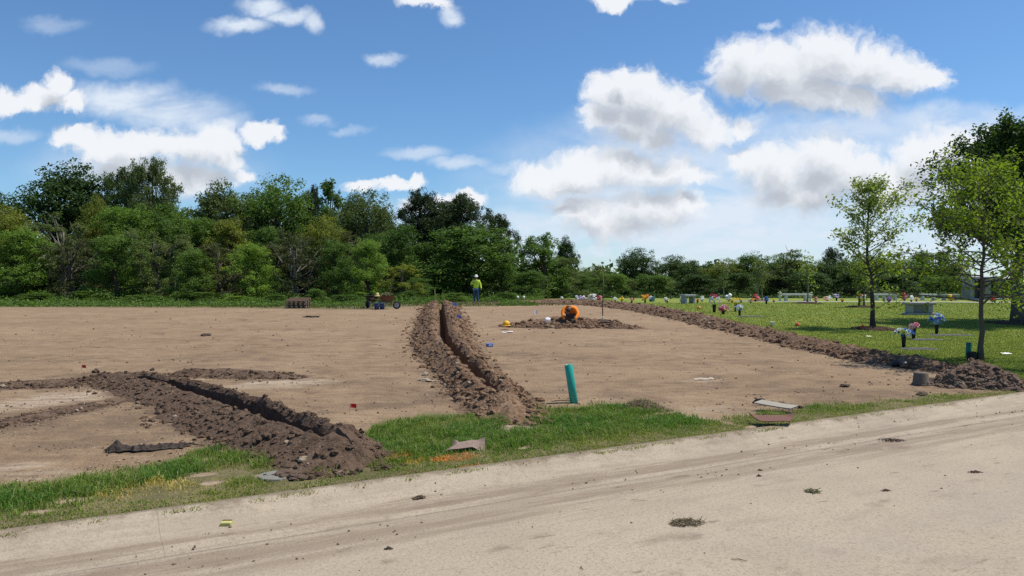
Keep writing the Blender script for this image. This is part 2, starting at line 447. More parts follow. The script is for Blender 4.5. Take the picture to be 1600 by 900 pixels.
# ------------------------------------------------------------------ spoil banks
class Bank:
    """a ridge of dug soil along a path; slot > 0 leaves the open trench between its two sides"""
    def __init__(s, pts, wl, wr, hl, hr, slot, seed, clods=1500, cs=(.015, .06), step=.04, px=True, lip=(.62, .62), bumpy=1.0):
        s.bumpy = bumpy
        s.lip = lip
        s.P = np.array([tuple(G(*p))[:2] if px else p for p in pts]); n = len(pts)
        f = lambda v: np.full(n, float(v)) if np.isscalar(v) else np.array(v, float)
        s.wl, s.wr, s.hl, s.hr, s.slot, s.seed, s.nc, s.cs = f(wl), f(wr), f(hl), f(hr), f(slot), seed, clods, cs
        d = np.linalg.norm(np.diff(s.P, axis=0), axis=1); s.S = np.concatenate([[0], np.cumsum(d)])
        s.step = step
    def curve(s, q):
        # smooth path sampling
        x, y = np.interp(q, s.S, s.P[:, 0]), np.interp(q, s.S, s.P[:, 1])
        if len(s.P) > 2:
            k = 15; w = min(.5, s.S[-1] / 8)
            xs = ys = 0
            for o in np.linspace(-w, w, k):
                qq = np.clip(q + o, 0, s.S[-1]); xs = xs + np.interp(qq, s.S, s.P[:, 0]); ys = ys + np.interp(qq, s.S, s.P[:, 1])
            x, y = xs / k, ys / k
        return x, y
    def frame(s, q):
        x, y = s.curve(q); e = .15
        x1, y1 = s.curve(np.clip(q + e, 0, s.S[-1])); x0, y0 = s.curve(np.clip(q - e, 0, s.S[-1]))
        tx, ty = x1 - x0, y1 - y0; l = np.hypot(tx, ty) + 1e-9
        return x, y, -ty / l, tx / l           # left-hand normal
    def params(s, q):
        return [np.interp(q, s.S, a) for a in (s.wl, s.wr, s.hl, s.hr, s.slot)]
    def height(s, q, t):
        wl, wr, hl, hr, sl = s.params(q)
        x, y, nx, ny = s.frame(q); X, Y = x + nx * t, y + ny * t
        left = t > 0
        w = np.where(left, wl, wr); h = np.where(left, hl, hr)
        w = w * (1 + .28 * fbm(q * 1.6, left * 9.0, 3, s.seed))
        h = h * (1 + .30 * fbm(q * 1.1 + 5, left * 9.0, 3, s.seed + 2))
        a = np.abs(t); qn = np.clip((a - sl) / np.maximum(w - sl, .05), 0, 1.2)
        has = sl > .01
        lip = np.where(left, s.lip[0], s.lip[1])
        inner = np.where(has, lip + (1 - lip) * np.sin(np.clip(qn / .3, 0, 1) * np.pi / 2), 1 - .25 * (qn / .3) ** 2)
        edge = np.where(has, 1.0, .75)
        outer = edge * np.clip(1 - (qn - .3) / .7, -.3, 1) ** 1
        z = h * np.where(qn < .3, inner, outer)
        lum = np.clip(z, 0, None)
        rough = np.minimum(.3 + lum * 5, 1.3) * s.bumpy
        z = z + rough * (.034 * fbm(X * 3.1, Y * 3.1, 3, s.seed + 4) + .026 * np.abs(fbm(X * 9, Y * 9, 3, s.seed + 6)) + .012 * fbm(X * 30, Y * 30, 2, s.seed + 8))
        z = np.where(qn >= 1.0, -.05 - .1 * (qn - 1), z)
        de = np.minimum(q, s.S[-1] - q) + .10 * pn(X * 4, Y * 4, s.seed + 11); fe = sstep(0, min(.55, s.S[-1] / 5), de)
        z = z * fe - .13 * (1 - fe)
        inslot = np.clip((sl * (1 + .35 * pn(q * 3, left * 4.0, s.seed)) - a) / .03, 0, 1) * has
        z = z * (1 - inslot) + inslot * (-.42 - .06 * pn(X * 4, Y * 4, s.seed))
        return X, Y, z
    def inside(s, x, y, grow=0.0):
        """footprint test and slot mask for arbitrary points"""
        x = np.asarray(x, float); y = np.asarray(y, float)
        best = np.full(x.shape, 1e9); tt = np.zeros(x.shape); qq = np.zeros(x.shape)
        for i in range(len(s.P) - 1):
            a, b = s.P[i], s.P[i + 1]; d = b - a; L = np.linalg.norm(d); d = d / L
            u = np.clip((x - a[0]) * d[0] + (y - a[1]) * d[1], 0, L)
            cx, cy = a[0] + d[0] * u, a[1] + d[1] * u; D = np.hypot(x - cx, y - cy)
            sg = np.sign((x - a[0]) * -d[1] + (y - a[1]) * d[0])
            m = D < best; best = np.where(m, D, best); tt = np.where(m, D * sg, tt); qq = np.where(m, s.S[i] + u, qq)
        wl, wr, hl, hr, sl = s.params(qq)
        w = np.where(tt > 0, wl, wr)
        return best < w * .93 + grow, (sl > .01) & (best < sl + .10)
    def build(s, name, mat, label, cat='dirt mound', group=None, extra=0):
        L = s.S[-1]; mb = MB()
        # finer steps where the camera is nearer
        q = [0.0]
        while q[-1] < L:
            x, y = s.curve(np.array([q[-1]])); q.append(q[-1] + max(.025, s.step * float(y[0]) / 10))
        q = np.clip(np.array(q), 0, L)
        slot_any = s.slot.max() > .01
        T = np.concatenate([np.linspace(1.18, .0, 44)])
        if slot_any:
            one = np.concatenate([np.linspace(1.18, .04, 40), [0.0]])
            tl = one; cols = len(one)
        wl, wr, hl, hr, sl = s.params(q)
        if slot_any:
            e = np.maximum(sl, .004)
            Lc = e[:, None] * 1.3 + (wl - e)[:, None] * one[None]; Rc = -(e[:, None] * 1.3 + (wr - e)[:, None] * one[None][:, ::-1])
            mid = e[:, None] * np.array([1.12, .95, .8, .4, 0, -.4, -.8, -.95, -1.12])[None]
            t = np.concatenate([Lc, mid, Rc], 1)
        else:
            one = np.linspace(1.18, .03, 34)
            t = np.concatenate([wl[:, None] * one[None], np.zeros((len(q), 1)), -wr[:, None] * one[None][:, ::-1]], 1)
        Q = np.repeat(q[:, None], t.shape[1], 1)
        X, Y, z = s.height(Q, t)
        Z = terrain(X, Y) + z
        n, k = t.shape
        V = np.stack([X, Y, Z], -1).reshape(-1, 3)
        i, j = np.meshgrid(np.arange(n - 1), np.arange(k - 1), indexing='ij')
        F = np.stack([i * k + j, i * k + j + 1, (i + 1) * k + j + 1, (i + 1) * k + j], -1).reshape(-1, 4)[:, ::-1]
        mb.add(V, F)
        rng = np.random.RandomState(s.seed)
        # clods lying in and on the bank, a few rolled off its foot
        m = s.nc; qc = rng.rand(m) * L
        w4 = s.params(qc); side = rng.rand(m) < .5
        tmag = np.where(rng.rand(m) < .10, rng.uniform(1.0, 1.4, m), np.sqrt(rng.rand(m)) * 1.0)
        tc = np.where(side, w4[0] * tmag, -w4[1] * tmag)
        ok = np.abs(tc) > w4[4] * 1.1
        qc, tc = qc[ok], tc[ok]
        cx, cy, cz = s.height(qc, tc); cz = np.maximum(cz, .0) + terrain(cx, cy)
        r = s.cs[0] * (s.cs[1] / s.cs[0]) ** (rng.rand(len(qc)) ** 3.6)
        wet = (np.minimum(s.params(qc)[2], s.params(qc)[3]) > .02) | True
        Pp = np.stack([cx, cy, cz + r * .15], -1)
        big = r > .03
        lumps(mb, Pp[~big], r[~big], rng, LUMP0); lumps(mb, Pp[big], r[big], rng, LUMP1)
        me = mb.mesh(name, False)
        o = link(name, me, mat); tag(o, label, cat, group)
        return o

LT = Bank([(140,588),(215,594),(300,616),(400,655),(470,688),(530,715),(585,742)], wl=[.35,.42,.44,.45,.45,.5,.35], wr=[.55,.72,.82,.86,.86,.75,.35],
          hl=[.06,.11,.15,.18,.21,.25,.10], hr=[.08,.14,.17,.19,.22,.26,.10], slot=[0,.08,.13,.15,.11,0,0], seed=11, clods=6500, cs=(.006, .046), step=.03, bumpy=.62, lip=(.55, .12))
CT = Bank([(688,474),(689,482),(691,505),(693,533),(704,552),(736,588),(765,617),(792,640),(816,670)], wl=[.8,.85,.85,.8,.66,.46,.48,.45,.35], wr=[.7,.9,.92,.88,.78,.58,.58,.52,.4],
          hl=[.2,.3,.32,.30,.26,.22,.2,.2,.05], hr=[.2,.3,.32,.32,.30,.26,.24,.2,.05], slot=[.12,.13,.13,.13,.12,.11,.08,0,0], lip=(.6, .5), seed=23, clods=12000, cs=(.009, .074), step=.035)
MM = Bank([(778,511),(820,510),(880,509),(940,509),(1000,514)], wl=[.15,.35,.6,.5,.15], wr=[.2,.7,1.1,.9,.2], hl=[.03,.17,.32,.22,.02], hr=[.03,.17,.32,.22,.02], slot=0, seed=31, clods=1500, cs=(.025, .12), step=.03)
RR = Bank([(770,475),(850,474),(930,476),(1000,483),(1080,498),(1150,514),(1220,530),(1300,549),(1380,565),(1450,574),(1490,582)], wl=[.5,.8,.9,.9,.8,.7,.65,.6,.5,.5,.3], wr=[.5,.8,.9,.9,.85,.75,.6,.55,.5,.5,.3],
          hl=[.1,.22,.26,.26,.24,.2,.2,.2,.19,.18,.08], hr=[.1,.22,.26,.26,.24,.2,.2,.2,.19,.18,.08], slot=0, seed=41, clods=5200, cs=(.018, .10), step=.035)
RP = Bank([(1452,603),(1490,601),(1530,600),(1580,606),(1630,612)], wl=[.15,.5,.62,.45,.15], wr=[.15,.45,.55,.45,.15], hl=[.02,.26,.44,.2,.02], hr=[.02,.26,.44,.2,.02], slot=0, seed=51, clods=2200, cs=(.012, .065), step=.025)
LB = Bank([(-40,606),(30,603),(90,601),(150,597)], wl=.35, wr=[.3,.4,.4,.3], hl=[.05,.07,.08,.08], hr=[.05,.07,.08,.08], slot=0, seed=61, clods=600, cs=(.010, .05), step=.04)
LC = Bank([(235,588),(300,586),(370,586),(430,589),(480,592)], wl=[.3,.45,.5,.4,.15], wr=[.25,.35,.4,.3,.12], hl=[.07,.11,.10,.06,.01], hr=[.07,.11,.10,.06,.01], slot=0, seed=67, clods=700, cs=(.010, .045), step=.04)
LD = Bank([(-30,672),(40,655),(110,641),(190,626)], wl=[.2,.25,.25,.15], wr=[.2,.22,.2,.15], hl=[.03,.035,.03,.02], hr=[.03,.035,.03,.02], slot=0, seed=71, clods=450, cs=(.008, .035), step=.04)
BANKS = [LT, CT, MM, RR, RP, LB, LC, LD]
def in_banks(x, y, grow=0.0, which=None):
    r = np.zeros(np.shape(x), bool)
    for b in (which or BANKS): r |= b.inside(x, y, grow)[0]
    return r

# ------------------------------------------------------------------ verge between kerb and field (in road coordinates)
_ve = [(-260,800),(-100,770),(0,757),(60,752),(130,740),(230,722),(300,706),(345,700),(400,705),(470,716),(540,712),(575,676),(600,657),(640,648),(700,641),(740,650),(800,655),(858,640),(930,631),(1000,640),(1060,650),(1120,655),(1170,668),(1240,640),(1320,632),(1420,622),(1500,616),(1600,608),(1800,596)]
_vs = np.array([[float(v) for v in road_sn(*G(*p)[:2])] for p in _ve]); _vs = _vs[np.argsort(_vs[:, 0])]
def verge_edge(s): return np.interp(s, _vs[:, 0], _vs[:, 1])
BARE = [(112,783,.13),(322,720,.10),(315,743,.12),(428,744,.16),(1005,655,.14),(1085,652,.22),(815,668,.35),(1180,668,.16),(1030,648,.1),(30,730,.25),(820,700,.10),(1290,655,.1),(60,800,.1),(330,756,.1)]
BAREXY = [(tuple(G(a, b))[:2], r) for a, b, r in BARE]
def bare_at(x, y):
    v = np.zeros(np.shape(x))
    for (bx, by), r in BAREXY:
        d = np.hypot((x - bx) * RD[0] + (y - by) * RD[1], 1.5 * ((x - bx) * RN[0] + (y - by) * RN[1])) / r
        v = np.maximum(v, 1 - sstep(.6, 1.25, d + .35 * fbm(x * 6, y * 6, 2, 77)))
    return v
def verge_mask(x, y):
    s, n = road_sn(x, y)
    e = verge_edge(s) + .16 * fbm(s * 1.8, 0.3 * s, 3, 91)
    m = sstep(-.09, .02, n + .06 + .17 * fbm(s * 3.5, n * 4.5, 3, 97)) * (1 - sstep(-.22, .10, n - e + .18 * fbm(x * 3, y * 3, 3, 95)))
    return m * (1 - bare_at(x, y))

# ------------------------------------------------------------------ lawn outline
_lawn_px = [(966,474),(1000,480),(1080,494),(1150,510),(1220,526),(1300,545),(1380,560),(1440,569),(1500,572),(1560,590),(1640,600),(1800,600)]
_lg = np.array([tuple(G(*p))[:2] for p in _lawn_px])
def lawn_mask(x, y):
    """inside the cemetery lawn: right of its near edge, up to the wood"""
    xe = np.interp(-y, -_lg[:, 1], _lg[:, 0])           # y falls along the list
    xe = np.where(y < _lg[-1, 1], 1e3, np.where(y > _lg[0, 1], _lg[0, 0] - (y - _lg[0, 1]) * .25, xe))
    return (x > xe + .12 * fbm(x * 2, y * 2, 2, 5)) & (y < 66)

# ------------------------------------------------------------------ ground grid
def grid_uv():
    inner = np.linspace(-.86, .86, 470)
    outer = np.array([1.0, 1.2, 1.5, 2, 3, 5, 9])
    U = np.concatenate([-outer[::-1], inner, outer])
    inv = np.linspace(1 / 4.0, 1 / 75.0, 330)
    near = [-80, -20, -5, 1.5, 2.5, 3.3]
    YY = np.concatenate([near, 1 / inv, [82, 90, 110, 160, 260, 500, 1200, 4000]])
    return U, YY
U, YY = grid_uv()
UU, YG = np.meshgrid(U, YY)
XG = UU * np.where(YG < 1.5, np.abs(YG) + 3, YG)
nr, nc = XG.shape
SN_s, SN_n = road_sn(XG, YG)
TZ = terrain(XG, YG)
zg = TZ.copy()
near_w = 1 - sstep(20, 60, YG)
rel = .016 * fbm(XG * .9, YG * .9, 3, 12) + .010 * fbm(XG * .35, YG * 4.5, 3, 14) + .011 * fbm(XG * 6, YG * 6, 3, 16)
zg += rel * sstep(0, .5, SN_n) * (.5 + .5 * near_w)
dep = np.zeros_like(zg)
for b in (LT, CT):
    i_, sl_ = b.inside(XG, YG); dep = np.maximum(dep, sl_ * .9)
zg -= dep
zg -= .42 * (1 - sstep(.02, .10, SN_n)) * sstep(-8.9, -8.4, SN_n)
GV = np.stack([XG, YG, zg], -1).reshape(-1, 3)
gi, gj = np.meshgrid(np.arange(nr - 1), np.arange(nc - 1), indexing='ij')
GF = np.stack([gi * nc + gj, gi * nc + gj + 1, (gi + 1) * nc + gj + 1, (gi + 1) * nc + gj], -1).reshape(-1, 4)
# what the soil itself is: pale caliche scrapes, damp dark soil, grassed thatch
def blob(px, py, rx, ry, seed, soft=.5):
    c = G(px, py); d = np.hypot((XG - c.x) / rx, (YG - c.y) / ry) + .5 * fbm(XG * 2.2, YG * 2.2, 3, seed)
    return 1 - sstep(1 - soft, 1 + soft * .4, d)
pale = np.zeros_like(XG)
for px, py, rx, ry, sd, wgt in ((95,622,.62,.95,1,1), (30,630,.5,1.0,7,.6), (130,616,.35,.5,9,.6),(440,598,.95,.30,2,1), (400,604,.9,.3,4,.7), (480,596,.35,.28,5,.8), (100,742,.9,.22,3,.45), (1090,595,.5,.15,6,.5),(650,665,.5,.2,8,.5),(1120,640,.8,.35,10,.35)):
    pale = np.maximum(pale, wgt * blob(px, py, rx, ry, sd))
pale = np.maximum(pale, .7 * bare_at(XG, YG) * (SN_n > .05))
damp = np.zeros_like(XG)
for b in BANKS:
    a0 = b.inside(XG, YG, .18)[0].astype(float); damp = np.maximum(damp, a0 * .8)
for px, py, rx, ry, sd, wgt in ((40,650,1.6,1.4,21,.55), (120,680,1.8,.9,22,.5), (1150,600,2.4,1.2,23,.35), (300,575,1.5,1.4,24,.4), (20,700,1.2,.7,25,.6), (180,665,1.5,1.0,26,.6), (330,650,.9,.8,27,.45), (600,600,1.6,1.5,28,.25), (1000,600,2.0,.9,29,.25), (1250,600,1.6,.7,30,.3), (450,630,.8,.7,31,.3)):
    damp = np.maximum(damp, wgt * blob(px, py, rx, ry, sd, .8))
for k_, tr_ in enumerate(([(250,545),(400,541),(560,538),(650,530)], [(180,562),(330,557),(520,552),(645,561)], [(-40,497),(200,497),(420,501)], [(240,520),(420,514),(600,517)], [(860,575),(1050,562),(1200,571)], [(1000,603),(1150,612),(1330,602)], [(380,612),(520,606),(660,612)], [(930,540),(1080,532),(1190,545)])):
    tp = np.array([tuple(G(*p))[:2] for p in tr_]); best = np.full(XG.shape, 9.0)
    for a_, b_ in zip(tp[:-1], tp[1:]):
        d_ = b_ - a_; l_ = np.linalg.norm(d_); d_ = d_ / l_; u_ = np.clip((XG - a_[0]) * d_[0] + (YG - a_[1]) * d_[1], 0, l_)
        best = np.minimum(best, np.hypot(XG - a_[0] - d_[0] * u_, YG - a_[1] - d_[1] * u_))
    for off_ in (0, .42):
        damp = np.maximum(damp, .5 * (1 - sstep(.05, .16 + .004 * YG, np.abs(best - off_ - .10 * fbm(XG * .6, YG * .6, 2, 300 + k_)))) * sstep(-.25, .3, fbm(XG * 1.3, YG * 2.5, 3, 310 + k_)))
damp = np.maximum(damp, .55 * sstep(-.15, .45, fbm(XG * .45, YG * .6, 4, 401)) * (1 - sstep(14, 24, YG)) + .2 * sstep(0, .5, fbm(XG * .15, YG * .3, 3, 403)))
damp = np.clip(damp, 0, 1)
vm = verge_mask(XG, YG)
far_edge = np.interp(XG / np.maximum(YG, 1), [-1, -.69, -.42, -.3, -.2, -.12, -.02, .02, .1], [40.6, 40.6, 39.2, 38.8, 37.2, 41.5, 41.3, 60, 80])
green = np.maximum(vm, sstep(-.3, .5, YG - far_edge + .8 * fbm(XG * .5, YG * .5, 3, 44)))
gme = bpy.data.meshes.new('ground')
gmb = MB().add(GV, GF); gme = gmb.mesh('ground', True)
attr(gme, 'pale', pale.ravel()); attr(gme, 'damp', damp.ravel()); attr(gme, 'green', green.ravel())

def soil_material():
    k = M('field soil', .95, .15); co = k.coord()
    st = k.coord('Object', (.35, 2.2, 1))
    big = k.noise(.35, 4, .55, co); mid = k.noise(2.2, 6, .6, co); fine = k.noise(22, 5, .65, co); scr = k.noise(5.0, 6, .65, st)
    col = k.mix(k.ramp(big, .3, .7), (.316, .222, .135), (.264, .182, .110))
    col = k.mix(k.math('MULTIPLY', k.ramp(mid, .45, .72), .7), col, (.205, .139, .088))
    col = k.mix(k.math('MULTIPLY', k.ramp(scr, .50, .66), .40), col, (.165, .108, .072))
    col = k.mix(k.math('MULTIPLY', k.ramp(scr, .47, .36), .35), col, (.42, .32, .225))
    col = k.mix(k.math('MULTIPLY', k.ramp(fine, .55, .75), .75), col, (.135, .088, .058))
    v = k.voro(30, co); peb = k.math('MULTIPLY', k.ramp(v, .20, .08), k.ramp(k.noise(9, 3, .5, co), .52, .62))
    col = k.mix(k.math('MULTIPLY', peb, .75), col, (.50, .42, .33))
    col = k.mix(k.math('MULTIPLY', k.attrib('damp').outputs['Fac'], k.ramp(mid, .25, .6)), col, (.125, .084, .055))
    pl = k.math('MULTIPLY', k.attrib('pale').outputs['Fac'], k.ramp(scr, .70, .38))
    col = k.mix(pl, col, (.44, .35, .255))
    th = k.mix(k.ramp(mid, .35, .65), (.115, .105, .045), (.20, .165, .085))
    col = k.mix(k.attrib('green').outputs['Fac'], col, th)
    k.color(col)
    h = k.math('ADD', k.math('MULTIPLY', fine, .6), k.math('ADD', k.math('MULTIPLY', scr, .8), k.math('MULTIPLY', mid, .6)))
    k.bump(h, 1.0, .05)
    return k.m
kind(link('ground', gme, soil_material()), 'structure')

# lawn: the same sheet a little higher, cut to the lawn's outline
def lawn_material():
    k = M('mown lawn', .9, .15); co = k.coord()
    big = k.noise(.25, 4, .6, co); mid = k.noise(1.6, 5, .6, co); st = k.noise(9, 6, .7, k.coord('Object', (1.2, .8, 1)))
    col = k.mix(k.ramp(big, .35, .65), (.175, .225, .036), (.235, .262, .050))
    col = k.mix(k.ramp(mid, .45, .72), col, (.140, .195, .032))
    col = k.mix(k.math('MULTIPLY', k.ramp(st, .42, .72), .5), col, (.120, .160, .026))
    col = k.mix(k.math('MULTIPLY', k.ramp(st, .40, .26), .5), col, (.30, .29, .10))
    k.color(col); k.bump(k.math('ADD', st, mid), .8, .05)
    return k.m
LAWN_M = lawn_material()
cx_, cy_ = GV[GF].mean(1)[:, 0], GV[GF].mean(1)[:, 1]
sel = lawn_mask(cx_, cy_) & (cy_ > 9) & (np.abs(cx_) < 90)
lf = GF[sel]; used = np.unique(lf); mp = np.full(len(GV), -1); mp[used] = np.arange(len(used))
lv = GV[used].copy(); lv[:, 2] = terrain(lv[:, 0], lv[:, 1]) + .035
kind(MB().add(lv, mp[lf]).obj('lawn', LAWN_M, smooth=True), 'structure')

# ------------------------------------------------------------------ kerb and road, built in road coordinates
def concrete(name, kerb):
    k = M(name, .9, .2); co = k.coord(); sep = k.N.new('ShaderNodeSeparateXYZ'); k.L(k.tc.outputs['Object'], sep.inputs[0]); n = sep.outputs[1]
    lng = k.noise(2.2, 7, .65, k.coord('Object', (.22, 3.0, 1))); lng2 = k.noise(5.0, 7, .7, k.coord('Object', (.3, 2.6, 1)))
    big = k.noise(.7, 4, .55, co); mid = k.noise(4.5, 6, .65, co); fine = k.noise(38, 5, .8, co); grit = k.voro(60, co)
    col = k.mix(k.ramp(big, .3, .7), (.400, .330, .240), (.352, .292, .214))
    col = k.mix(k.math('MULTIPLY', k.ramp(mid, .48, .75), .5), col, (.30, .245, .185))
    col = k.mix(k.math('MULTIPLY', k.ramp(fine, .46, .66), .8), col, (.225, .180, .135))
    col = k.mix(k.math('MULTIPLY', k.ramp(grit, .26, .1), .6), col, (.50, .44, .35))
    warp = k.math('ADD', n, k.math('MULTIPLY', k.math('SUBTRACT', lng, .5), .9))
    # soil washed into the gutter, in streaks along it
    g1 = k.math('MULTIPLY', k.ramp(warp, -.42, -.50), k.ramp(warp, -.74, -.60))
    g2 = k.math('MULTIPLY', k.ramp(warp, -.86, -.95), k.ramp(warp, -1.35, -1.02))
    dirt = k.math('MAXIMUM', k.math('MULTIPLY', g1, k.ramp(lng2, .34, .56)), k.math('MULTIPLY', g2, k.ramp(lng2, .30, .55)))
    col = k.mix(k.math('MULTIPLY', dirt, .62), col, (.180, .132, .090))
    fan = k.math('MULTIPLY', k.ramp(n, -2.1, -.9), k.ramp(lng, .42, .62))
    col = k.mix(k.math('MULTIPLY', fan, .5), col, (.235, .183, .133))
    # mud crumbs dragged on by tyres, darker worn surface farther out
    st = k.noise(1.1, 6, .6, k.coord('Object', (.5, 1.6, 1)))
    col = k.mix(k.math('MULTIPLY', k.ramp(st, .56, .74), .55), col, (.21, .165, .125))
    sp = k.noise(6.0, 3, .5, k.coord('Object', (.55, 1.5, 1)))
    col = k.mix(k.math('MULTIPLY', k.ramp(sp, .66, .76), .7), col, (.16, .115, .082))
    sp2 = k.noise(17, 4, .6, k.coord('Object', (.7, 1.4, 1)))
    col = k.mix(k.math('MULTIPLY', k.math('MULTIPLY', k.ramp(sp2, .63, .72), k.ramp(big, .45, .62)), .7), col, (.17, .13, .10))
    grey = k.noise(.45, 4, .6, co)
    col = k.mix(k.math('MULTIPLY', k.math('MULTIPLY', k.attrib('stain').outputs['Fac'], k.ramp(mid, .25, .6)), .8), col, (.155, .108, .075))
    col = k.mix(k.math('MULTIPLY', k.math('MULTIPLY', k.ramp(n, -1.6, -3.6), k.ramp(grey, .38, .62)), .55), col, (.275, .245, .205))
    if kerb:
        kt = k.math('MULTIPLY', k.math('MULTIPLY', k.ramp(warp, -.46, -.36), k.ramp(n, -.0, -.05)), k.ramp(mid, .66, .42))
        col = k.mix(k.math('MULTIPLY', kt, .24), col, (.43, .368, .278))
        jf = k.math('FRACT', k.math('MULTIPLY', sep.outputs[0], .33))
        col = k.mix(k.math('MULTIPLY', k.math('LESS_THAN', jf, .0022), .4), col, (.14, .11, .085))
        edge = k.math('MULTIPLY', k.ramp(k.math('ADD', n, k.math('MULTIPLY', k.math('SUBTRACT', mid, .5), .34)), -.13, -.01), .75)
        col = k.mix(edge, col, (.165, .125, .085))
    k.color(col)
    k.bump(k.math('ADD', k.math('MULTIPLY', fine, .5), k.math('ADD', k.math('MULTIPLY', grit, .5), k.math('MULTIPLY', lng2, .9))), .45, .012)
    return k.m
def strip(name, S_, prof, m, noise_amp, seed):
    prof = np.array(prof); nn = prof[:, 0]; zz = prof[:, 1]
    s2, n2 = np.meshgrid(S_, nn, indexing='ij'); z2 = np.repeat(zz[None], len(S_), 0)
    z2 = z2 + noise_amp * fbm(s2 * 2.1, n2 * 5, 4, seed) * ((n2 < -.03) & (n2 > -7.6))
    a, b = len(S_), len(nn)
    i, j = np.meshgrid(np.arange(a - 1), np.arange(b - 1), indexing='ij')
    F = np.stack([i * b + j, i * b + j + 1, (i + 1) * b + j + 1, (i + 1) * b + j], -1).reshape(-1, 4)[:, ::-1]
    o = MB().add(np.stack([s2, n2, z2], -1).reshape(-1, 3), F).obj(name, m, smooth=True)
    stn = np.zeros_like(s2)
    for px, py, a_, b_, wt in ((1035,824,.34,.07,.7), (1075,822,.14,.07,.9), (780,838,.16,.05,.7), (840,820,.2,.05,.4), (608,858,.06,.03,.9), (475,885,.05,.03,.8), (1395,688,.26,.12,.8), (1330,692,.3,.1,.5), (1525,738,.15,.05,.8), (1384,768,.10,.05,.8), (1365,775,.10,.05,.6), (1360,755,.3,.06,.35),
        (965,790,.08,.03,.5), (1480,760,.2,.06,.4), (1300,845,.12,.05,.4), (1220,868,.1,.04,.6), (1240,878,.09,.03,.5), (1290,868,.08,.03,.5), (1190,735,.07,.03,.8), (1186,745,.08,.03,.8), (1500,655,.2,.06,.35), (700,770,.4,.08,.5), (900,742,.5,.06,.5), (560,800,.4,.06,.4), (1050,880,.12,.05,.4), (1540,780,.12,.05,.4), (1450,715,.15,.05,.4), (330,862,.4,.08,.4), (120,880,.5,.1,.5)):
        g = G(px, py); s0, n0 = road_sn(g.x, g.y); d = np.hypot((s2 - s0) / a_, (n2 - n0) / b_) + .5 * fbm(s2 * 6, n2 * 9, 3, seed + px)
        stn = np.maximum(stn, wt * (1 - sstep(.3, 1.2, d)))
    attr(o.data, 'stain', stn.ravel())
    o.location = (R0[0], R0[1], 0); o.rotation_euler = (0, 0, ROAD_ANG)
    return kind(o, 'structure')
S_near = np.concatenate([np.linspace(-60, -8, 30), np.arange(-7.95, 14, .035), np.linspace(14.2, 120, 60)])
kp = [(.06, -.30), (.055, .002), (.0, .012)] + [(-n, .012 - .095 * float(sstep(.04, .34, n))) for n in np.linspace(.02, .36, 14)] + [(-n, -.083 - .012 * (n - .36)) for n in np.linspace(.40, .80, 14)] + [(-.805, -.2)]
strip('kerb', S_near, kp, concrete('kerb concrete', True), .007, 201)
rp = [(-.80, -.2), (-.803, -.083)] + [(-n, -.082 + .012 * float(sstep(.8, 3.5, n))) for n in np.linspace(.86, 4.5, 70)] + [(-n, -.07) for n in np.linspace(4.8, 8.6, 12)]
strip('road', S_near, rp, concrete('road concrete', False), .004, 203)

# pale footpath at the far edge of the lawn
pa, pb = AT(1150, 51.5), AT(1760, 47.0); pth = MB(); n_ = 60
L_ = np.stack([np.linspace(pa.x, pb.x, n_), np.linspace(pa.y, pb.y, n_)], -1)
Vp = []
for k_ in range(n_):
    for d_ in (-.55, .55): Vp.append((L_[k_, 0], L_[k_, 1] + d_, float(terrain(*L_[k_])) + .06))
pth.add(Vp, np.array([[2 * i, 2 * i + 2, 2 * i + 3, 2 * i + 1] for i in range(n_ - 1)]))
kind(pth.obj('footpath', plain('pale path concrete', (.50, .47, .41), .9)), 'structure')

# ------------------------------------------------------------------ spoil things
def spoil_material(name, dark, mid_, lite, peb=.6, pebc=(.50, .43, .35)):
    k = M(name, .95, .12); co = k.coord(); r = k.island()
    a = k.noise(1.3, 5, .6, co); b = k.noise(11, 6, .65, co); c = k.noise(45, 4, .65, co)
    col = k.mix(k.ramp(a, .35, .65), mid_, lite)
    col = k.mix(k.ramp(b, .42, .66), col, dark)
    col = k.mix(k.math('MULTIPLY', k.ramp(r, .0, 1.0), .55), col, mid_)
    col = k.mix(k.math('MULTIPLY', k.ramp(c, .52, .7), .6), col, dark)
    v = k.voro(26, co)
    col = k.mix(k.math('MULTIPLY', k.math('MULTIPLY', k.ramp(v, .2, .08), k.ramp(k.noise(7, 3, .5, co), .5, .6)), peb), col, pebc)
    col = k.mix(k.ramp(r, .985, .99), col, tuple(c * v for c, v in zip(pebc, (.62, .58, .52))))
    k.color(col); k.bump(k.math('ADD', b, k.math('MULTIPLY', c, .6)), .9, .03)
    return k.m
SP_GREY = spoil_material('damp grey brown spoil', (.066, .042, .028), (.125, .082, .056), (.165, .113, .078), .35)
SP_RED = spoil_material('crumbled brown spoil', (.098, .054, .031), (.205, .128, .078), (.275, .185, .118), .95)
SP_DRY = spoil_material('dry brown spoil', (.11, .064, .039), (.19, .119, .075), (.235, .158, .104), .5)
SP_PILE = spoil_material('heaped soil', (.095, .062, .045), (.165, .115, .084), (.20, .145, .105), .4)
LT.build('spoil_bank', SP_GREY, 'dark freshly dug spoil bank with a shallow trench, its end spilling onto the grass verge')
CT.build('spoil_bank', SP_RED, 'long crumbly brown spoil bank split by a narrow trench running away to the woods')
MM.build('dirt_mound', SP_DRY, 'low mound of broken clods where the man in orange kneels')
RR.build('dirt_ridge', SP_DRY, 'long ridge of turned brown clods along the edge of the cemetery lawn')
RP.build('dirt_pile', SP_PILE, 'heaped pile of dark soil beside the thin trunk of the young tree')
LB.build('dirt_ridge', SP_GREY, 'low dark ridge of soil reaching the left picture edge from the dug trench')
LC.build('dirt_ridge', SP_GREY, 'flat dark band of turned soil just behind the near trench, beside the pale scrape')
LD.build('dirt_ridge', SP_GREY, 'thin streak of crumbs in front of the pale scraped patch at left')

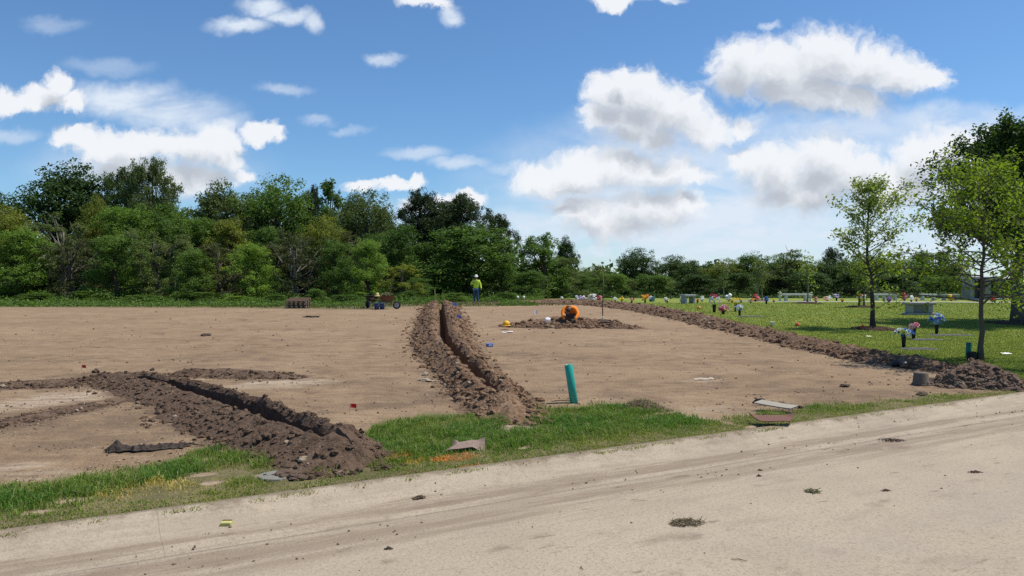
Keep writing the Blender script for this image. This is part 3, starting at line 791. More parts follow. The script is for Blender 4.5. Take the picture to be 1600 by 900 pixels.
# ------------------------------------------------------------------ loose crumbs and pebbles on the field
def scatter_px(rng, n, x0, x1, y0, y1):
    """random ground points, spread evenly over the seen field"""
    px = rng.uniform(x0, x1, n); py = rng.uniform(y0, y1, n)
    Y = FPX * (EYE - .1) / (py - HOR); X = (px - 800) / FPX * Y
    return X, Y
rng = np.random.RandomState(3)
X, Y = scatter_px(rng, 110000, -80, 1700, 484, 770)
ok = (Y < 40) & ~lawn_mask(X, Y) & (verge_mask(X, Y) < .5) & (road_sn(X, Y)[1] > .1) & ~in_banks(X, Y, -.1)
dens = .12 + .9 * sstep(.0, .5, fbm(X * .7, Y * .9, 3, 55)) + .6 * in_banks(X, Y, .6)
ok &= rng.rand(len(X)) < dens
X, Y = X[ok], Y[ok]; n = len(X)
r = (.0026 + .0150 * rng.rand(n) ** 14) * (.55 + Y / 15)
mbk = MB(); pos = np.stack([X, Y, terrain(X, Y) + r * .25], -1)
pale_sel = rng.rand(n) < .33
lumps(mbk, pos[~pale_sel], r[~pale_sel], rng, LUMP0)
kind(mbk.obj('soil_crumbs', plain('soil crumb', (.18, .122, .084), .95, .3), smooth=False), 'stuff')
mbk = MB(); lumps(mbk, pos[pale_sel], r[pale_sel] * .62, rng, LUMP0)
kind(mbk.obj('pebbles', plain('pale pebble', (.44, .36, .28), .9, .3), smooth=False), 'stuff')
# grit and crumbs swept along the gutter and over the road
s_ = rng.uniform(-6, 11, 3600); n_ = np.where(rng.rand(3600) < .55, -rng.uniform(.05, 1.3, 3600), -rng.uniform(.9, 5.2, 3600))
cl = fbm(s_ * .9, n_ * 2, 3, 61); okk = rng.rand(3600) < sstep(-.15, .45, cl)
s_, n_ = s_[okk], n_[okk]; x_, y_ = road_xy(s_, n_)
zz = np.where(n_ > -.36, .012 - .095 * sstep(.04, .34, -n_), -.082 + .012 * sstep(.8, 3.5, -n_))
r = .0025 + .010 * rng.rand(len(s_)) ** 5
mbk = MB(); lumps(mbk, np.stack([x_, y_, zz + r * .35], -1), r, rng, LUMP0)
kind(mbk.obj('road_grit', plain('road grit', (.16, .118, .085), .95, .4), smooth=False), 'stuff')

# ------------------------------------------------------------------ grass blades
def blades(P, h, w, lean, rng):
    n = len(P); az = rng.rand(n) * 2 * np.pi; d = np.stack([np.cos(az), np.sin(az)], -1)
    az2 = rng.rand(n) * 2 * np.pi; b = np.stack([np.cos(az2), np.sin(az2)], -1) * (w / 2)[:, None]
    z0 = np.zeros((n, 1))
    base = P; mid = P + np.concatenate([d * (h * lean * .35)[:, None], (h * .6)[:, None]], 1); tip = P + np.concatenate([d * (h * lean)[:, None], (h * (1 - .35 * lean))[:, None]], 1)
    bb = np.concatenate([b, z0], 1)
    V = np.stack([base - bb, base + bb, mid + bb * .75, mid - bb * .75, tip], 1)
    o = (np.arange(n) * 5)[:, None]
    return V.reshape(-1, 3), (o + np.array([[0, 1, 2, 3]])), (o + np.array([[3, 2, 4]]))
def grass_material():
    k = M('grass blade', .55, .3)
    col = k.attrib('tint').outputs['Color']; r = k.island()
    col = k.mix(1.0, col, k.mix(r, (.6, .65, .6), (1.3, 1.25, 1.2)), 'MULTIPLY')
    k.color(col)
    tr = k.N.new('ShaderNodeBsdfTranslucent'); k.L(k.mix(1.0, col, (1.3, 1.4, .7), 'MULTIPLY'), tr.inputs[0])
    mx = k.N.new('ShaderNodeMixShader'); mx.inputs[0].default_value = .35
    k.L(k.b.outputs[0], mx.inputs[1]); k.L(tr.outputs[0], mx.inputs[2]); k.L(mx.outputs[0], k.N['Material Output'].inputs[0])
    return k.m
GRASS_M = grass_material()
def grass_patch(name, X, Y, Z, h, w, lean, tint, rng):
    V, Q, T = blades(np.stack([X, Y, Z], -1), h, w, lean, rng)
    mb = MB().add(V, [Q, T]); me = mb.mesh(name); attr(me, 'tint', np.repeat(tint, 5, 0))
    return kind(link(name, me, GRASS_M), 'stuff')
def mixc(a, b, t): return np.array(a)[None] * (1 - t[:, None]) + np.array(b)[None] * t[:, None]
N_ = 520000
s_ = rng.uniform(-7.5, 14, N_); n_ = rng.uniform(-.24, 4.0, N_) * np.clip(.6 + 0 * s_, 0, 1)
x_, y_ = road_xy(s_, n_); vm_ = verge_mask(x_, y_)
u_ = np.abs(x_ / np.maximum(y_, .5))
thick = np.clip(sstep(-.45, .25, fbm(x_ * 1.4, y_ * 1.4, 3, 111)) + .55 * sstep(-1.6, -.9, s_) * (1 - sstep(3.2, 4.2, s_)), 0, 1); tuft = sstep(-.1, .45, fbm(x_ * 5, y_ * 5, 3, 113))
east = sstep(4.2, 6.5, s_)
keep = (rng.rand(N_) < vm_ * (.22 + .78 * thick) * (.45 + .55 * tuft) * (1 - .35 * east)) & (u_ < .95) & ~in_banks(x_, y_, -.30) & (y_ > 3)
x_, y_, s_, n_, thick, tuft = (a[keep] for a in (x_, y_, s_, n_, thick, tuft)); k_ = len(x_)
lush = thick * sstep(.15, .8, n_)
h_ = (.028 + .050 * lush + .035 * tuft * lush) * rng.uniform(.45, 1.25, k_)
tall = rng.rand(k_) < .03 * lush; h_[tall] *= 1.6
t1 = np.clip(sstep(-.3, .35, fbm(x_ * .9, y_ * .9, 3, 115)) * .7 + .3 * rng.rand(k_), 0, 1)
tint = mixc((.290, .320, .070), (.110, .225, .034), np.clip(lush * .55 + .6 * t1, 0, 1))
dry = rng.rand(k_) < (.10 + .35 * (1 - sstep(.02, .35, n_)) + .2 * (1 - thick)); tint[dry] = mixc((.44, .38, .18), (.28, .27, .10), rng.rand(dry.sum()))
def paint_spot(px, py, rad, colr, amt, seed, hs=1.0):
    c = G(px, py); ds = (x_ - c.x) * RD[0] + (y_ - c.y) * RD[1]; dn = (x_ - c.x) * RN[0] + (y_ - c.y) * RN[1]
    d = np.hypot(ds / rad[0], dn / rad[1]) + .6 * fbm(x_ * 7, y_ * 7, 3, seed)
    m = rng.rand(k_) < amt * (1 - sstep(.55, 1.15, d))
    tint[m] = np.array(colr) * rng.uniform(.75, 1.2, (m.sum(), 1)); h_[m] *= hs
paint_spot(262, 765, (.50, .30), (.60, .48, .17), .97, 1, .75)
paint_spot(716, 717, (.26, .14), (.80, .33, .09), .92, 2, .85)
paint_spot(740, 729, (.15, .07), (.80, .36, .10), .95, 3, .8)
paint_spot(628, 716, (.20, .10), (.66, .31, .07), .65, 4, .85); paint_spot(652, 722, (.12, .07), (.72, .44, .06), .75, 5, .85)
paint_spot(640, 738, (.15, .06), (.30, .16, .09), .6, 6, .7)
grass_patch('verge_grass', x_, y_, terrain(x_, y_) - .004, h_, rng.uniform(.004, .0085, k_), rng.uniform(.2, .95, k_), tint, rng)
# lawn: short blades where the near lawn is close enough to show them
N_ = 400000
px_ = rng.uniform(930, 1640, N_); py_ = rng.uniform(472, 612, N_) ; y_ = FPX * (EYE - .2) / (py_ - HOR); x_ = (px_ - 800) / FPX * y_
keep = lawn_mask(x_, y_) & (y_ < 48) & ~in_banks(x_, y_, -.1)
x_, y_ = x_[keep], y_[keep]; k_ = len(x_)
pt = sstep(-.35, .4, fbm(x_ * .8, y_ * .5, 3, 117))
tint = mixc((.160, .215, .034), (.205, .245, .046), np.clip(pt * .6 + .5 * rng.rand(k_), 0, 1))
dry = rng.rand(k_) < .08; tint[dry] = (.33, .30, .12)
grass_patch('lawn_grass', x_, y_, terrain(x_, y_) + .03, (.014 + .022 * rng.rand(k_)) * (1 + y_ / 60), .0035 + .00048 * y_, rng.uniform(.3, 1.0, k_), tint, rng)

# ------------------------------------------------------------------ trees
BARK_D = plain('dark bark', (.060, .047, .036), .95, .35, 9, bump=.6, dist=.03)
BARK_G = plain('grey bark', (.105, .09, .073), .95, .3, 9, bump=.5, dist=.02)
BARK_P = plain('pale bark', (.20, .18, .15), .95, .3, 7, bump=.4, dist=.02)
LEAF = {
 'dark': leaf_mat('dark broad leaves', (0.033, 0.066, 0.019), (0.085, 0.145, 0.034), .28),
 'mid': leaf_mat('mid green leaves', (0.060, 0.118, 0.024), (0.140, 0.229, 0.047), .34),
 'light': leaf_mat('bright green leaves', (0.107, 0.190, 0.032), (0.215, 0.317, 0.059), .40),
 'olive': leaf_mat('olive spring leaves', (0.140, 0.167, 0.029), (0.231, 0.262, 0.053), .38),
 'grey': leaf_mat('grey green leaves', (0.083, 0.119, 0.040), (0.182, 0.222, 0.081), .34),
 'pine': leaf_mat('pine needles', (0.022, 0.042, 0.016), (0.062, 0.092, 0.030), .18),
 'brown': leaf_mat('dull olive brown leaves', (.060, .078, .026), (.120, .135, .055), .3),
 'lime': leaf_mat('fresh yellow green leaves', (.130, .195, .020), (.245, .320, .048), .42),
 'young': leaf_mat('young tree leaves', (.140, .205, .042), (.265, .325, .090), .40),
}
def leaf_quads(P, N, size, rng, aspect=.55):
    n = len(P); N = N / (np.linalg.norm(N, axis=1)[:, None] + 1e-9)
    T = np.cross(N, rng.normal(size=(n, 3))); T /= np.linalg.norm(T, axis=1)[:, None] + 1e-9; B = np.cross(N, T)
    s = np.asarray(size)[:, None]
    V = np.stack([P - T * s * .5, P + B * s * aspect * .5 - T * s * .05 + N * s * .06, P + T * s * .5 - N * s * .08, P - B * s * aspect * .5 - T * s * .05 + N * s * .06], 1)
    return V.reshape(-1, 3), (np.arange(n) * 4)[:, None] + np.array([[0, 1, 2, 3]])
def unit_dirs(rng, n):
    d = rng.normal(size=(n, 3)); return d / np.linalg.norm(d, axis=1)[:, None]
def crown_leaves(rng, lobes, n, leaf, shell=.5, up=.35, aspect=.55):
    Cn = np.array([l[0] for l in lobes]); R = np.array([l[1] for l in lobes])
    wgt = (R[:, 0] * R[:, 2]) ** .9; k = rng.choice(len(lobes), n, p=wgt / wgt.sum())
    d = unit_dirs(rng, n); d[:, 2] += .25; d /= np.linalg.norm(d, axis=1)[:, None]
    rad = (shell + (1.08 - shell) * rng.rand(n) ** .7)[:, None]
    ns = 7; sub = unit_dirs(rng, len(lobes) * ns).reshape(len(lobes), ns, 3) * rng.uniform(.35, 1.0, (len(lobes), ns, 1))
    Cs = Cn[:, None] + sub * R[:, None]; Rs = R[:, None] * rng.uniform(.28, .62, (len(lobes), ns, 1)); j = rng.randint(0, ns, n)
    P = Cs[k, j] + d * Rs[k, j] * rad + rng.normal(0, .07, (n, 3))
    P = P + .30 * np.stack([pn(P[:, 1] * 1.1, P[:, 2] * 1.1, 31), pn(P[:, 0] * 1.1, P[:, 2] * 1.1, 33), pn(P[:, 0] * 1.1, P[:, 1] * 1.1, 35)], -1)
    # gaps, so the crown reads as sprays of leaves with darkness between
    g = fbm(P[:, 0] * 1.7 + P[:, 2] * .6, P[:, 1] * 1.7 + P[:, 2] * 1.3, 3, int(rng.randint(1, 200)))
    P = P[g > -.28]; d = d[g > -.28]
    N = d * .8 + rng.normal(size=P.shape) * .55 + np.array([.0, .0, up * .6])
    return leaf_quads(P, N, leaf * rng.uniform(.55, 1.3, len(P)), rng, aspect)
def tree_model(kindname, seed):
    """unit trees about ten metres tall, built once: trunk with limbs, and a crown of leaf sprays on its lobes"""
    rng = np.random.RandomState(seed); H = 10.0; lobes = []; tr = MB()
    if kindname == 'broad':                   # rounded canopy tree
        for _ in range(40):
            d = unit_dirs(rng, 1)[0]; e = .78 * rng.rand() ** .33
            c = np.array([d[0] * 3.1 * e, d[1] * 3.1 * e, 6.2 + d[2] * 3.6 * e]); r = rng.uniform(.8, 1.55)
            lobes.append((c, np.array([r, r, r * .92])))
        n, leaf, shell, asp = 21000, .19, .35, .6
    elif kindname == 'edge':                  # leafy to the ground
        for _ in range(58):
            z = 10 * rng.rand() ** 1.15; w = 3.0 * (1 - .75 * (z / 10) ** 1.8); a = rng.rand() * 6.283; e = rng.rand() ** .5
            r = rng.uniform(.7, 1.35); lobes.append((np.array([w * e * math.cos(a), w * e * math.sin(a), min(z + .4, 9.2)]), np.array([r, r, r * .9])))
        n, leaf, shell, asp = 21000, .19, .35, .6
    elif kindname == 'pine':                  # bare stem, separate dark needle clumps high up
        for _ in range(74):
            z = rng.uniform(3.8, 9.6); w = 3.0 * (1 - ((z - 6.6) / 3.6) ** 2 * .75); a = rng.rand() * 6.283; e = rng.rand() ** .5
            r = rng.uniform(.55, 1.05); lobes.append((np.array([w * e * math.cos(a), w * e * math.sin(a), z]), np.array([r, r, r * .75])))
        n, leaf, shell, asp = 21000, .24, .2, .32
    elif kindname == 'airy':                  # thin crown, branches seen through
        for _ in range(44):
            d = unit_dirs(rng, 1)[0]; e = rng.rand() ** .4
            c = np.array([d[0] * 2.7 * e, d[1] * 2.7 * e, 6.0 + d[2] * 3.7 * e]); r = rng.uniform(.4, .8)
            lobes.append((c, np.array([r, r, r * .7])))
        n, leaf, shell, asp = 11500, .19, .1, .5
    elif kindname == 'column':
        for _ in range(40):
            z = rng.uniform(2, 9.6); w = 1.5 * (1 - ((z - 5) / 5.2) ** 2 * .8); a = rng.rand() * 6.283; e = rng.rand() ** .5
            r = rng.uniform(.45, .85); lobes.append((np.array([w * e * math.cos(a), w * e * math.sin(a), z]), np.array([r, r, r * .8])))
        n, leaf, shell, asp = 10000, .20, .2, .6
    elif kindname == 'vine':                  # tree hung with creeper: ragged hanging columns
        for _ in range(54):
            z = 9.6 * rng.rand() ** .9; a = rng.rand() * 6.283; w = 2.5 * (1 - .4 * (z / 10)); e = rng.rand() ** .4
            r = rng.uniform(.4, .85); lobes.append((np.array([w * e * math.cos(a), w * e * math.sin(a), z]), np.array([r, r, r * 1.5])))
        n, leaf, shell, asp = 16000, .19, .3, .6
    else:                                     # twiggy thicket
        for _ in range(40):
            z = 8 * rng.rand(); a = rng.rand() * 6.283; w = 2.6; e = rng.rand() ** .5
            r = rng.uniform(.35, .8); lobes.append((np.array([w * e * math.cos(a), w * e * math.sin(a), z + .5]), np.array([r, r, r])))
        n, leaf, shell, asp = 14000, .17, .2, .55
    V, F = crown_leaves(rng, lobes, n, leaf, shell, aspect=asp)
    crown = MB().add(V, F).mesh('crown')
    top = {'pine': 9.4, 'column': 9.0}.get(kindname, 7.6)
    z = np.linspace(-.3, top, 9); wob = np.cumsum(rng.normal(0, .10, (9, 2)), 0)
    path = np.column_stack([wob[:, 0], wob[:, 1], z]); rad = np.linspace(.21, .05, 9); rad[0] *= 1.3
    tr.tube(path, rad, 7)
    nl = {'airy': 40, 'thicket': 20}.get(kindname, 24)
    for i in rng.permutation(len(lobes))[:nl]:
        c = lobes[i][0]; z0 = np.clip(c[2] * rng.uniform(.45, .75), 1.0, top * .93)
        b = np.array([np.interp(z0, z, path[:, 0]), np.interp(z0, z, path[:, 1]), z0]); t = np.linspace(0, 1, 5)[:, None]
        p = b + (c - b) * t + np.array([0, 0, 1.0]) * (np.sin(t * np.pi) * -.12 * np.linalg.norm(c - b)) + rng.normal(0, .05, (5, 3)) * t
        tr.tube(p, np.linspace(.075, .022, 5), 5)
        if kindname in ('airy', 'thicket'):
            for _ in range(2):
                q = c + rng.normal(0, .5, 3); tr.tube(np.stack([p[3], (p[3] + q) / 2 + rng.normal(0, .08, 3), q]), [.026, .018, .010], 4)
    if kindname == 'thicket':
        for _ in range(5):
            a, b_ = rng.uniform(-1.8, 1.8, 2); p = [(a, b_, -.2)]
            for s in range(5): p.append((p[-1][0] + rng.normal(0, .35), p[-1][1] + rng.normal(0, .35), p[-1][2] + rng.uniform(.8, 1.7)))
            tr.tube(p, np.linspace(.045, .010, 6), 5)
    return crown, tr.mesh('trunk', True)
MODELS = {}
for kn, cnt in (('broad', 3), ('edge', 3), ('pine', 2), ('airy', 2), ('column', 1), ('vine', 1), ('thicket', 2)):
    MODELS[kn] = [tree_model(kn, 300 + 17 * i + len(kn) * 31) for i in range(cnt)]
for ms in MODELS.values():                    # materials sit on the objects, so copies can differ
    for c_, t_ in ms: c_.materials.append(None); t_.materials.append(None)
UNIT_W = {'broad': 7.6, 'edge': 6.8, 'pine': 6.8, 'airy': 6.2, 'column': 4.0, 'vine': 6.0, 'thicket': 6.0}
UNIT_H = {'thicket': 9.0, 'pine': 10.0, 'airy': 10.1, 'broad': 10.1, 'column': 10.1, 'edge': 10.1, 'vine': 10.6}
_tn = random.Random(5)
def tree(kn, px, top, wpx, Y, leaf, label, group, bark=None, var=None, name=None, cat='tree', wfac=1.0):
    b = AT(px, Y); H = (HT(top, Y) - b.z) * 1.05; W = wpx / FPX * Y * (1.30 if Y < 80 else 1.25)
    var = _tn.randrange(len(MODELS[kn])) if var is None else var % len(MODELS[kn])
    nm = name or {'pine': 'pine_tree', 'edge': 'leafy_tree', 'vine': 'vine_covered_tree', 'thicket': 'twiggy_shrub'}.get(kn, 'broadleaf_tree')
    t = thing(nm, label, cat, b, _tn.random() * 6.28, group)
    s = H / UNIT_H[kn]; w = W / UNIT_W[kn]
    for nm2, me, m in (('crown', MODELS[kn][var][0], LEAF[leaf]), ('trunk', MODELS[kn][var][1], bark or BARK_D)):
        o = bpy.data.objects.new(nm2, me); C.objects.link(o); o.parent = t
        o.material_slots[0].link = 'OBJECT'; o.material_slots[0].material = m
        o.scale = (w, w, s)
    return t
WL, WR = 'trees of the wood on the left', 'trees of the low wood beyond the lawn'
# canopy, far row (photo column, top row, width, distance)
tree('broad', -8, 284, 80, 66, 'dark', 'dark tree cut by the left picture edge', WL)
tree('broad', 95, 260, 152, 68, 'dark', 'broad dark oak-like tree, tallest of the wood at far left', WL, var=0)
tree('pine', 190, 272, 80, 69, 'dark', 'dark open-crowned tree just right of the broad far-left one', WL, var=0)
tree('pine', 238, 261, 72, 68, 'grey', 'tall grey-green open-crowned tree above the olive rounded one', WL, var=1)
tree('broad', 292, 304, 116, 67, 'mid', 'mid green tree in the dip of the skyline at left', WL)
tree('broad', 346, 292, 112, 65, 'grey', 'pale thin-crowned tree left of the tall dense rounded tree', WL, bark=BARK_P, var=0)
tree('broad', 434, 272, 114, 66, 'mid', 'tall dense rounded tree standing out against the sky, left of the small pine tip', WL, var=1)
tree('pine', 488, 299, 34, 70, 'pine', 'small dark pine tip between the tall rounded tree and the narrow tree', WL)
tree('column', 514, 288, 46, 68, 'mid', 'narrow upright tree with a pointed leafy top', WL)
tree('broad', 572, 294, 92, 66, 'grey', 'wide grey-green tree with branches showing, behind the wheelbarrows', WL, bark=BARK_G, var=1)
tree('pine', 655, 306, 62, 70, 'pine', 'left one of the dark pines with a ragged top', WL, var=1)
tree('pine', 712, 312, 104, 69, 'pine', 'broad flat-topped dark pine above the rounded leafy tree', WL, var=0)
tree('pine', 782, 343, 50, 70, 'pine', 'lower dark pine at the right end of the pines', WL, var=1)
tree('broad', 603, 325, 60, 70, 'dark', 'dark tree filling the gap left of the pines', WL)
tree('broad', 390, 300, 92, 71, 'dark', 'dark tree behind the tall dense rounded one', WL)
tree('broad', 155, 300, 110, 73, 'dark', 'dark tree showing through between two tall left trees', WL)
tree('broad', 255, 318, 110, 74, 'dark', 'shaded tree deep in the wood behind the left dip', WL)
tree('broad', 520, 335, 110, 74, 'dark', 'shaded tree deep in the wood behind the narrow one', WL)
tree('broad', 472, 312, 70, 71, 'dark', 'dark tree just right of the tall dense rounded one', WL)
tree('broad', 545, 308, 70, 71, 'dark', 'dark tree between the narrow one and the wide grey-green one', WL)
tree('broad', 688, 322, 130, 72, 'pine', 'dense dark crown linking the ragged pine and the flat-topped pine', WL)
# middle row
tree('broad', 22, 330, 95, 62, 'olive', 'olive tree low at far left, behind the bright bush at the edge', WL)
tree('airy', 100, 333, 85, 61, 'grey', 'thin grey-green tree with forked pale limbs at left', WL, bark=BARK_P)
tree('broad', 152, 312, 62, 63, 'olive', 'rounded olive-yellow tree in front of the tall left trees', WL)
tree('edge', 195, 330, 92, 60, 'light', 'bright green tree with layered sprays, right of the rounded olive one', WL)
tree('broad', 250, 338, 80, 63, 'mid', 'mid green tree filling the wood left of the pale thin-crowned one', WL)
tree('edge', 300, 345, 85, 61, 'mid', 'mid green tree leafy to its foot under the skyline dip', WL)
tree('edge', 352, 352, 78, 61, 'olive', 'olive tree leafy to its foot under the pale thin-crowned one', WL)
tree('edge', 410, 362, 70, 60, 'mid', 'green tree at the wood edge below the tall dense rounded one', WL)
tree('airy', 455, 352, 70, 61, 'brown', 'brownish thin-leaved tree with bare limbs above the stacked pallets', WL, bark=BARK_G)
tree('broad', 505, 335, 72, 61, 'olive', 'yellow-green rounded tree below the narrow upright one', WL)
tree('airy', 548, 358, 70, 62, 'brown', 'grey twiggy tree left of the wheelbarrows', WL, bark=BARK_P)
tree('broad', 612, 340, 80, 62, 'mid', 'mid green tree in front of the left pine', WL)
tree('edge', 655, 385, 70, 61, 'mid', 'green tree leafy to its foot right of the wheelbarrows', WL)
tree('edge', 735, 358, 150, 61, 'mid', 'big rounded green tree behind the man in the yellow shirt', WL, var=0)
tree('edge', 690, 415, 70, 59, 'mid', 'low leafy tree left of the man in yellow, above the trench end', WL)
tree('edge', 785, 400, 70, 60, 'mid', 'leafy tree just right of the man in yellow', WL)
tree('vine', 846, 366, 92, 64, 'mid', 'tree hung with creepers at the right corner of the tall wood', WL)
tree('broad', 884, 373, 40, 68, 'dark', 'small dark crown peeping out behind the creeper-hung tree', WL)
tree('edge', 880, 405, 70, 66, 'grey', 'low greyish tree right of the creeper-hung tree', WL)
# front row of the wood
tree('edge', 32, 362, 100, 53, 'light', 'bright green bushy tree at the left picture edge, down to the ground', WL)
tree('thicket', 112, 376, 90, 54, 'brown', 'brown twiggy thicket right of the bright bushy left tree', WL, bark=BARK_G)
tree('edge', 182, 374, 90, 53, 'mid', 'green bush below the bright layered tree at left', WL)
tree('thicket', 250, 366, 80, 54, 'grey', 'grey twiggy thicket at the middle of the left wood edge', WL, bark=BARK_G)
tree('edge', 300, 392, 66, 52, 'mid', 'low round bush left of the leaning bare limbs', WL)
tree('thicket', 345, 384, 80, 54, 'brown', 'brown thicket with leaning bare limbs', WL, bark=BARK_G)
tree('edge', 393, 384, 72, 52, 'light', 'bright bush with pale leaves left of the stacked pallets', WL)
tree('thicket', 462, 374, 90, 54, 'brown', 'twiggy brown thicket with a curved pale limb behind the pallets', WL, bark=BARK_P)
tree('edge', 528, 382, 70, 53, 'mid', 'green bush between the pallets and the wheelbarrows', WL)
tree('edge', 578, 380, 66, 52, 'light', 'bright green bush behind the black wheelbarrow', WL)
tree('thicket', 625, 415, 62, 52, 'olive', 'reddish-olive shrub behind the loaded wheelbarrow', WL, bark=BARK_G)
tree('edge', 655, 436, 50, 54, 'mid', 'small round shrub left of the wooden stake', WL)
tree('edge', 830, 425, 60, 59, 'mid', 'bush at the foot of the creeper-hung tree', WL)
for px_, top_, w_, Y_, lf_, lab_ in ((60, 458, 60, 50, 'mid', 'low weedy bush at far left below the bright bushy tree'), (135, 455, 46, 51, 'light', 'low bright bush below the brown twiggy thicket at left'), (225, 461, 60, 49, 'mid', 'spreading low bush at the middle of the left wood edge'),
    (318, 457, 46, 50, 'mid', 'low bush left of the thicket with leaning limbs'), (372, 463, 50, 48, 'light', 'low bright bush well left of the pallets'), (430, 461, 44, 48, 'mid', 'low bush touching the left side of the pallets'),
    (492, 452, 34, 48, 'mid', 'small upright bush just right of the pallets'), (540, 461, 50, 47, 'mid', 'low bush midway from pallets to wheelbarrows'), (562, 457, 30, 49, 'light', 'small bright bush touching the black wheelbarrow'),
    (640, 455, 40, 51, 'mid', 'low bush right of the loaded wheelbarrow'), (712, 458, 34, 52, 'mid', 'low bush just left of the man in yellow'), (790, 458, 44, 54, 'mid', 'low bush right of the man in yellow, before the small white lamps')):
    tree('edge', px_, top_, w_, Y_, lf_, lab_, 'low bushes along the wood edge', name='low_bush', cat='bush')
# low wood beyond the lawn
RW = [('broad', 928, 408, 62, 92, 'grey', 'low greyish tree left of the rounded dark one beyond the rake'),
 ('broad', 995, 386, 68, 90, 'dark', 'rounded dark tree standing highest in the middle of the far wood'),
 ('broad', 1050, 398, 72, 92, 'dark', 'dark tree right of the rounded one, behind the grey stone bench on the lawn'),
 ('broad', 1092, 400, 62, 94, 'dark', 'dark tree behind the white and pink flowers'),
 ('broad', 1132, 403, 62, 90, 'olive', 'light olive tree left of the willow-like one'),
 ('edge', 1172, 400, 60, 90, 'mid', 'green tree with pale stems behind the red flowers'),
 ('airy', 1222, 387, 92, 88, 'grey', 'pale willow-like tree behind the long white bench'),
 ('broad', 1220, 396, 86, 93, 'mid', 'darker tree showing through the pale willow-like one'),
 ('broad', 1288, 404, 70, 92, 'dark', 'dark tree right of the long white bench'),
 ('pine', 1302, 391, 34, 96, 'pine', 'small dark pine-like tip over the dark tree'),
 ('broad', 1345, 396, 78, 92, 'dark', 'dark tree behind the slender lawn tree with the mulch ring'),
 ('broad', 1402, 394, 90, 91, 'mid', 'rounded green tree right of the slender lawn tree'),
 ('edge', 1455, 398, 80, 90, 'mid', 'green tree behind the yellow-green lawn tree, left part'),
 ('edge', 1495, 414, 60, 88, 'grey', 'low greyish tree left of the stone mausoleum'),
 ('edge', 1574, 438, 46, 86, 'mid', 'low bush right of the stone mausoleum'),
 ('edge', 1625, 430, 60, 86, 'mid', 'low tree cut by the right picture edge behind the big dark tree'),
 ('edge', 905, 428, 60, 74, 'mid', 'bush right of the creeper-hung tree, at the corner of the wood'),
 ('edge', 955, 430, 70, 80, 'mid', 'low bush behind the standing rake'),
 ('edge', 1020, 432, 80, 82, 'mid', 'low bush behind the yellow and orange flowers'),
 ('edge', 1085, 432, 80, 82, 'dark', 'low dark bush behind the white flowers'),
 ('edge', 1150, 430, 80, 82, 'dark', 'low dark bush behind the blue flowers'),
 ('edge', 1260, 428, 90, 82, 'dark', 'low dark bush behind the right half of the white bench'),
 ('edge', 1330, 428, 80, 82, 'dark', 'low dark bush behind the two-stemmed sapling'),
 ('edge', 1400, 430, 90, 82, 'dark', 'low dark bush behind the purple flowers'),
 ('edge', 1470, 434, 80, 82, 'mid', 'low bush left of the mausoleum, behind the yellow flowers')]
for kn, px, top, w, Y, lf_, lab in RW: tree(kn, px, top, w, Y, lf_, lab, WR)

# depth of the wood and its leafy foot: nobody could count these
def leaf_mass(name, boxes, n, leaf, mat, seed, up=.3):
    rng = np.random.RandomState(seed); P = []
    for (pa, pb, Ya, Yb, z0, z1, wgt) in boxes:
        m = int(n * wgt); px = rng.uniform(pa, pb, m); Y = rng.uniform(Ya, Yb, m); x = (px - 800) / FPX * Y
        top = z0 + (z1 - z0) * (np.clip(.5 + 1.3 * fbm(x * .45, Y * .45, 3, seed) + .35 * fbm(x * 1.6, Y * 1.6, 2, seed + 3), .10, 1.5) if z1 < 1.5 else np.clip(.6 + .7 * fbm(x * .35, Y * .35, 3, seed), .2, 1.0))
        z = terrain(x, Y) + z0 + (top - z0) * (.35 + .65 * (Y - Ya) / (Yb - Ya) if z1 < 1.5 else 1) * rng.rand(m) ** .8; P.append(np.stack([x, Y, z], -1))
    P = np.concatenate(P); N = rng.normal(size=P.shape) + np.array([0, -.15, up])
    V, F = leaf_quads(P, N, leaf * rng.uniform(.6, 1.4, len(P)), rng, .62)
    return kind(MB().add(V, F).obj(name, mat), 'stuff')
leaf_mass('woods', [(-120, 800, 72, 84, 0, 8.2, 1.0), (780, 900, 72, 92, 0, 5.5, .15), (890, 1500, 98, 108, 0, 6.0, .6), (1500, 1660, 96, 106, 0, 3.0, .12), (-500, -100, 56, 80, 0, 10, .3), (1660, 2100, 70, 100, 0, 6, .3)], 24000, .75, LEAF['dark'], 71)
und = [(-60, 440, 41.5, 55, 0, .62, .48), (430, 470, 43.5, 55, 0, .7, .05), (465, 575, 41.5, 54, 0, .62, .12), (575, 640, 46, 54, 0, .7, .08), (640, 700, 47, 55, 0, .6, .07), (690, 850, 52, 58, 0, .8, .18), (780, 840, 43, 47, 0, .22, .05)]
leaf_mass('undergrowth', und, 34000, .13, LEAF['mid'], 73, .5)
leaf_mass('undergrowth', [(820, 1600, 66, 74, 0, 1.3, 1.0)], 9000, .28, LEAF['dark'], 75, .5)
# short rank grass on the strip between field and wood
rg = np.random.RandomState(8); m_ = 26000
px_ = rg.uniform(-40, 960, m_); y_ = rg.uniform(38, 57, m_); x_ = (px_ - 800) / FPX * y_
ed = np.interp(px_, [-40, 310, 450, 560, 620, 690, 830, 960], [41, 39.8, 39.2, 37.6, 41.8, 41.6, 41.6, 46])
kk = (y_ > ed + rg.rand(m_) * 1.2) & ~in_banks(x_, y_, -.1); x_, y_ = x_[kk], y_[kk]; k_ = len(x_)
tint = mixc((.065, .10, .024), (.14, .15, .05), rg.rand(k_))
grass_patch('rank_grass', x_, y_, terrain(x_, y_) - .01, .05 + .16 * rg.rand(k_) ** 2, np.full(k_, .035), rg.uniform(.2, .9, k_), tint, rg)

